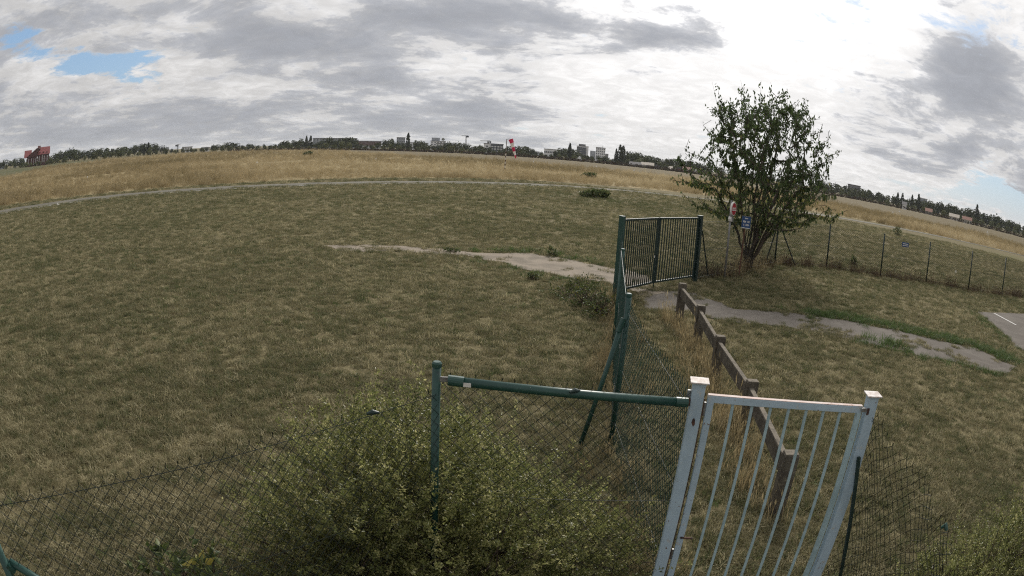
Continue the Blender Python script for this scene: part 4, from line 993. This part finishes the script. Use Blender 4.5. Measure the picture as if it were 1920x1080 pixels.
def block(name, label, px0, px1, pyt, R, depth, wall, rows=0, cols=0, ww=.5, wh=.55, roof='flat', roof_m='b_slate', roof_h=2.0, glass='b_glass', cat='building', z_lo=.10, band=False, grp=None, turn=0):
    c, W, rz = place(px0, px1, R); Ht = max(2.5, F((px0+px1)/2, pyt, R).z); Hw = Ht-(roof_h if roof != 'flat' else 0)
    root = empty(name, (c.x, c.y, 0), rz+turn, label=label, cat=cat, group=grp)
    MB().box((0, depth/2, Hw/2), (W, depth, Hw)).build('wall', wall, root)
    if roof == 'flat':
        MB().box((0, depth/2, Hw+.2), (W+.5, depth+.5, .4)).build('roof', roof_m, root)
    else:
        hw_, y0, y1 = W/2+.4, -.4, depth+.4
        b = MB()
        if roof == 'gable':      # ridge along the facade
            b.prism([(-hw_, y0, Hw), (-hw_, y1, Hw), (-hw_, depth/2, Hw+roof_h)], (2*hw_, 0, 0))
        else:                    # gable end towards the viewer
            b.prism([(-hw_, y0, Hw), (hw_, y0, Hw), (0, y0, Hw+roof_h)], (0, y1-y0, 0))
        b.build('roof', roof_m, root)
    if rows and cols:
        cw, ch = W/cols, Hw*(1-z_lo)/rows
        me = MB().box((0, 0, 0), ((W*.96 if band else cw*ww), .12, ch*wh)).mesh('window', glass)
        for i in range(rows):
            for j in range(1 if band else cols):
                link('window', me, root, ((0 if band else -W/2+cw*(j+.5)), -.05, Hw*z_lo+ch*(i+.5)))
    return root, W, Hw
block('apartment_block', 'long pale grey apartment block behind dark trees left of centre', 584, 667, 259.5, 620, 14, 'b_grey', 5, 14, .55, .5)
r_, W_, H_ = block('low_building', 'long low building with dark purple roof band right of the grey block', 667, 712, 265, 560, 16, 'b_white', 1, 9, .6, .25, z_lo=.3)
MB().box((0, 7, H_-1.8), (W_+.8, 17, 3.2)).build('roof_band', 'b_brown', r_)
block('office_building', 'small grey office block left of the dark poplar', 741, 757, 258, 640, 12, 'b_grey', 4, 5, .6, .45)
block('low_building', 'low white building right of the dark poplar', 767, 790, 268, 520, 12, 'b_white', 2, 6, .6, .4)
r_, W_, H_ = block('stepped_block', 'white stepped block of flats with greenery on its roof', 805, 833, 265, 540, 14, 'b_white', 4, 5, .5, .4)
MB().box((-2, 9, H_+1.7), (W_*.55, 8, 2.6)).build('penthouse', 'b_grey', r_)
link('roof_plants', shrubm[0], r_, (4, 5, H_+.3)).scale = (.55, .55, .5)
block('white_block', 'white cube shaped block in front of the stepped flats', 816, 832, 269.5, 480, 9, 'b_white', 3, 3, .4, .35)
r_, W_, H_ = block('modern_building', 'white and dark modern building with window rows left of the windsock', 905, 942, 270, 500, 14, 'b_white', 3, 4, .01, .01)
MB().box((W_*.18, -.25, H_*.52), (W_*.62, .4, H_*.9)).build('dark_front', 'b_dark', r_)
me = MB().box((0, 0, 0), (1.5, .12, .9)).mesh('window', 'b_pale')
for i in range(3):
    for j in range(4): link('window', me, r_, (-W_*.06+j*W_*.155, -.5, H_*(.25+.25*i)))
me = MB().box((0, 0, 0), (1.2, .12, 1.0)).mesh('window', 'b_glass')
for i in range(3): link('window', me, r_, (-W_*.33, -.08, H_*(.3+.22*i)))
block('long_building', 'long low white hall right of the windsock', 1019, 1052, 280.5, 560, 14, 'b_white', 1, 10, .7, .3, z_lo=.3)
block('far_building', 'grey flat building between the windsock and the long white hall', 955, 1010, 283, 640, 14, 'b_grey', 1, 10, .6, .3, z_lo=.4)
r_, W_, H_ = block('apartment_tower', 'left pale apartment tower with dark balcony bands', 1080, 1102, 274.5, 620, 14, 'b_white')
for i in range(6):
    MB().box((-W_*.08, -.4, H_*(.18+.14*i)), (W_*.78, .8, 1.25)).build('balcony_band', 'b_dark', r_)
MB().box((-W_*.05, 7, H_+1.2), (W_*.6, 8, 2.0)).build('penthouse', 'b_steel', r_)
r_, W_, H_ = block('apartment_tower', 'right pale apartment tower with mast and lower wings', 1116, 1134, 277, 620, 14, 'b_white', 5, 5, .5, .5)
MB().box((-W_*.80, 6, H_*.36), (W_*.55, 10, H_*.72)).build('wing', 'b_grey', r_)
MB().box((W_*.68, 6, H_*.30), (W_*.33, 10, H_*.60)).build('wing', 'b_steel', r_)
MB().tube([(W_*.2, 6, H_), (W_*.2, 6, H_+2.5)], .15, 5).build('mast', 'b_steel', r_)
block('white_house', 'small white A-frame house below the left tower', 1080, 1093, 292, 400, 7, 'b_white', 0, 0, roof='front', roof_m='b_white', roof_h=3.0, cat='house')
for i, (x0_, x1_2, t_, wm, rm, rt, lab) in enumerate(((1181, 1202, 303.5, 'b_cream', 'b_slate', 'gable', 'leftmost low cream house of the row by the runway'), (1203, 1214, 304, 'b_white', 'b_beige', 'gable', 'second low house of the row, white walls and beige roof'), (1214, 1226, 305, 'b_cream', 'b_beige', 'gable', 'third low house of the row by the runway'), (1228, 1238, 308, 'b_white', 'b_slate', 'front', 'narrow white house with gable front in the row'),
        (1247, 1261, 311, 'b_beige', 'b_beige', 'gable', 'beige house left of the small red house'), (1269, 1282, 312, 'b_redhouse', 'b_slate', 'front', 'small red house with gable front near the lone tree'), (1282, 1297, 313, 'b_cream', 'b_orange', 'gable', 'cream house right of the small red house'), (1296, 1306, 316.5, 'b_beige', 'b_slate', 'gable', 'low grey roofed house beside the lone tree crown'))):
    block('house', lab, x0_, x1_2, t_, 382+i % 3*4, 8, wm, 1, 3, .4, .35, roof=rt, roof_m=rm, roof_h=1.6, cat='house', z_lo=.25)
for x0_, x1_2, t_, wm, rm, rt, lab in ((26.5, 33, 306, 'b_white', 'b_slate', 'flat', 'small white building left of the red brick hall'), (-2, 9, 309, 'b_grey', 'b_slate', 'flat', 'grey building at the left edge among trees'), (340, 359, 276, 'b_white', 'b_slate', 'flat', 'left pale low block above the meadow at left'), (376, 391, 277, 'b_white', 'b_steel', 'flat', 'right pale low block above the meadow at left'), (556, 569, 268, 'b_cream', 'b_beige', 'gable', 'pinkish house left of the ragged poplars'),
        (1592, 1616, 348.0, 'b_steel', 'b_slate', 'flat', 'dark flat roofed building on the skyline right of the lone tree'), (1696, 1704, 379, 'b_white', 'b_slate', 'gable', 'small white house among trees above the far fence'), (1726, 1742, 373, 'b_grey', 'b_white', 'flat', 'grey block behind the dark poplars above the far fence'), (1785, 1803, 402, 'b_cream', 'b_beige', 'gable', 'pale low house at right with beige roof'), (1810, 1827, 407.5, 'b_cream', 'b_orange', 'gable', 'low house with orange tiled roof at right'), (1740, 1752, 391.5, 'b_beige', 'b_orange', 'gable', 'low house with dull orange roof left of the pale low house')):
    block('house' if rt == 'gable' else 'low_block', lab, x0_, x1_2, t_, 378 if x0_ > 1690 and rt == 'gable' else 480, 8, wm, 2 if rt == 'flat' else 1, 4, .45, .4, roof=rt, roof_m=rm, roof_h=1.8, cat='house' if rt == 'gable' else 'building', z_lo=.2)

# red brick hall at the far left
HR = 372
c, W, rz = place(46, 92, HR)
rh = empty('brick_hall', (c.x, c.y, 0), rz, label='tall dark red brick hall with steep red roofs at far left', cat='building')
zE = F(80, 289, HR).z; zR = F(80, 275, HR).z
MB().box((W*.26, 8, zE/2), (W*.46, 12, zE)).build('wall', 'b_brick', rh)
rf = MB().prism([(W*.02, 1.2, zE), (W*.02, 14.8, zE), (W*.02, 8, zR)], (W*.50, 0, 0)).build('roof', 'b_redroof', rh)
me = MB().prism([(-.45, 0, 0), (.45, 0, 0), (0, 0, .8)], (0, 1.6, 0)).mesh('dormer', 'b_brick')
for i in range(3): link('dormer', me, rf, (W*(.12+.14*i), 2.2, zE+.9))
link('dormer', me, rf, (W*.10, 4.6, zE+(zR-zE)*.62))
MB().box((-W*.20, 9, zE*.46), (W*.40, 14, zE*.92)).build('wall', 'b_brick', rh)
MB().prism([(-W*.44, 1.6, zE*.84), (W*.06, 1.6, zE*.84), (W*.06, 1.6, zR*.97), (-W*.03, 1.6, zR*.95)], (0, 13, 0)).build('gable_roof', 'b_brick', rh)
MB().prism([(-W*.53, 3, zE*.82), (-W*.53, 16, zE*.82), (-W*.53, 9.5, zR*.90)], (W*.30, 0, 0)).build('roof', 'b_redroof', rh)
me = MB().box((0, 0, 0), (.28, .25, zE*.62)).mesh('pilaster', 'b_pale')
for u in (-.33, -.22, -.12, -.04): link('pilaster', me, rh, (W*u, 1.85, zE*.42))
me = MB().box((0, 0, 0), (.5, .2, 1.1)).mesh('window', 'b_pale')
for u in (.10, .22, .30, .42):
    for k_ in range(3 if u != .22 else 5): link('window', me, rh, (W*u, 1.95, zE*(.25+.6*k_/(3 if u != .22 else 5))+.8))
MB().prism([(W*.01, 5.2, zR-.9), (W*.01, 10.8, zR-.9), (W*.01, 8, zR+.9)], (W*.12, 0, 0)).build('ridge_cap', 'b_brick', rh)
for p_, t, i in ((40, 301, 0), (49, 300, 1), (58, 302.5, 2), (66, 301, 3), (74, 300.5, 4), (88, 297, 5), (97, 293, 6)):
    far_tree(p_, 356, t+5, crowns_l[i], '', ('leftmost', 'second', 'third', 'fourth', 'fifth', 'sixth', 'rightmost')[i]+' bushy tree from left at the foot of the red brick hall', 'trees at the foot of the brick hall', wid=1.3)

# tower cranes
def crane(pxm, pyt, pj0, pj1, R, label, yj):
    b0 = F(pxm, 285, R); root = empty('tower_crane', (b0.x, b0.y, 0), label=label, cat='crane', group='tower cranes on the skyline')
    zt_ = F(pxm, pyt, R).z; zj = F(pxm, yj, R).z; t = Vector((b0.y, -b0.x, 0)).normalized(); sc_ = R/FPX
    b = MB()
    for dx_ in (-.55, .55):
        for dy_ in (-.55, .55): b.tube([(dx_, dy_, 0), (dx_, dy_, zt_)], .16, 4)
    z = 1.0
    while z < zt_-1.5:
        b.tube([(-.55, -.55, z), (.55, -.55, z+1.5)], .1, 4); b.tube([(.55, .55, z), (-.55, .55, z+1.5)], .1, 4); z += 1.5
    b.build('mast', 'b_steel', root)
    j = MB(); a0, a1 = t*((pj0-pxm)*sc_), t*((pj1-pxm)*sc_)
    for dz_ in (0, .9): j.tube([a0+Vector((0, 0, zj+dz_*.3)), a1+Vector((0, 0, zj+dz_))], .18, 4)
    j.build('jib', 'b_dark', root)
    cw = a1 if abs(pj1-pxm) < abs(pj0-pxm) else a0
    MB().box(cw+Vector((0, 0, zj-.5)), (1.6, 1.4, 1.6)).build('counterweight', 'b_dark', root)
    MB().box(Vector((0, -.8, zj-.8)), (1.3, 1.2, 1.5)).build('cab', 'b_dark', root)
crane(872.5, 253.5, 863, 875.5, 650, 'left tower crane with short dark jib above the trees', 255)
crane(914, 263, 899, 918, 600, 'right tower crane above the white and dark building', 265)
crane(332.5, 270.5, 329, 339, 650, 'tiny tower crane left of the pale low blocks', 272)

# the air: a thin even haze over the whole place
hz = MB().box((0, 0, 24.5), (5400, 5400, 53)).build('haze', None)
hm = bpy.data.materials.new('thin haze'); hm.use_nodes = True; ht = hm.node_tree; ht.nodes.clear()
pv = ht.nodes.new('ShaderNodeVolumePrincipled'); pv.inputs['Color'].default_value = (.90, .94, 1, 1); pv.inputs['Density'].default_value = .00010
ho = ht.nodes.new('ShaderNodeOutputMaterial'); ht.links.new(pv.outputs[0], ho.inputs['Volume']); hz.data.materials.append(hm)
hz['kind'] = 'stuff'; hz['label'] = 'thin pale haze over the airfield'; hz['category'] = 'haze'
scene.cycles.volume_bounces = 1
print('objects', len(scene.objects))
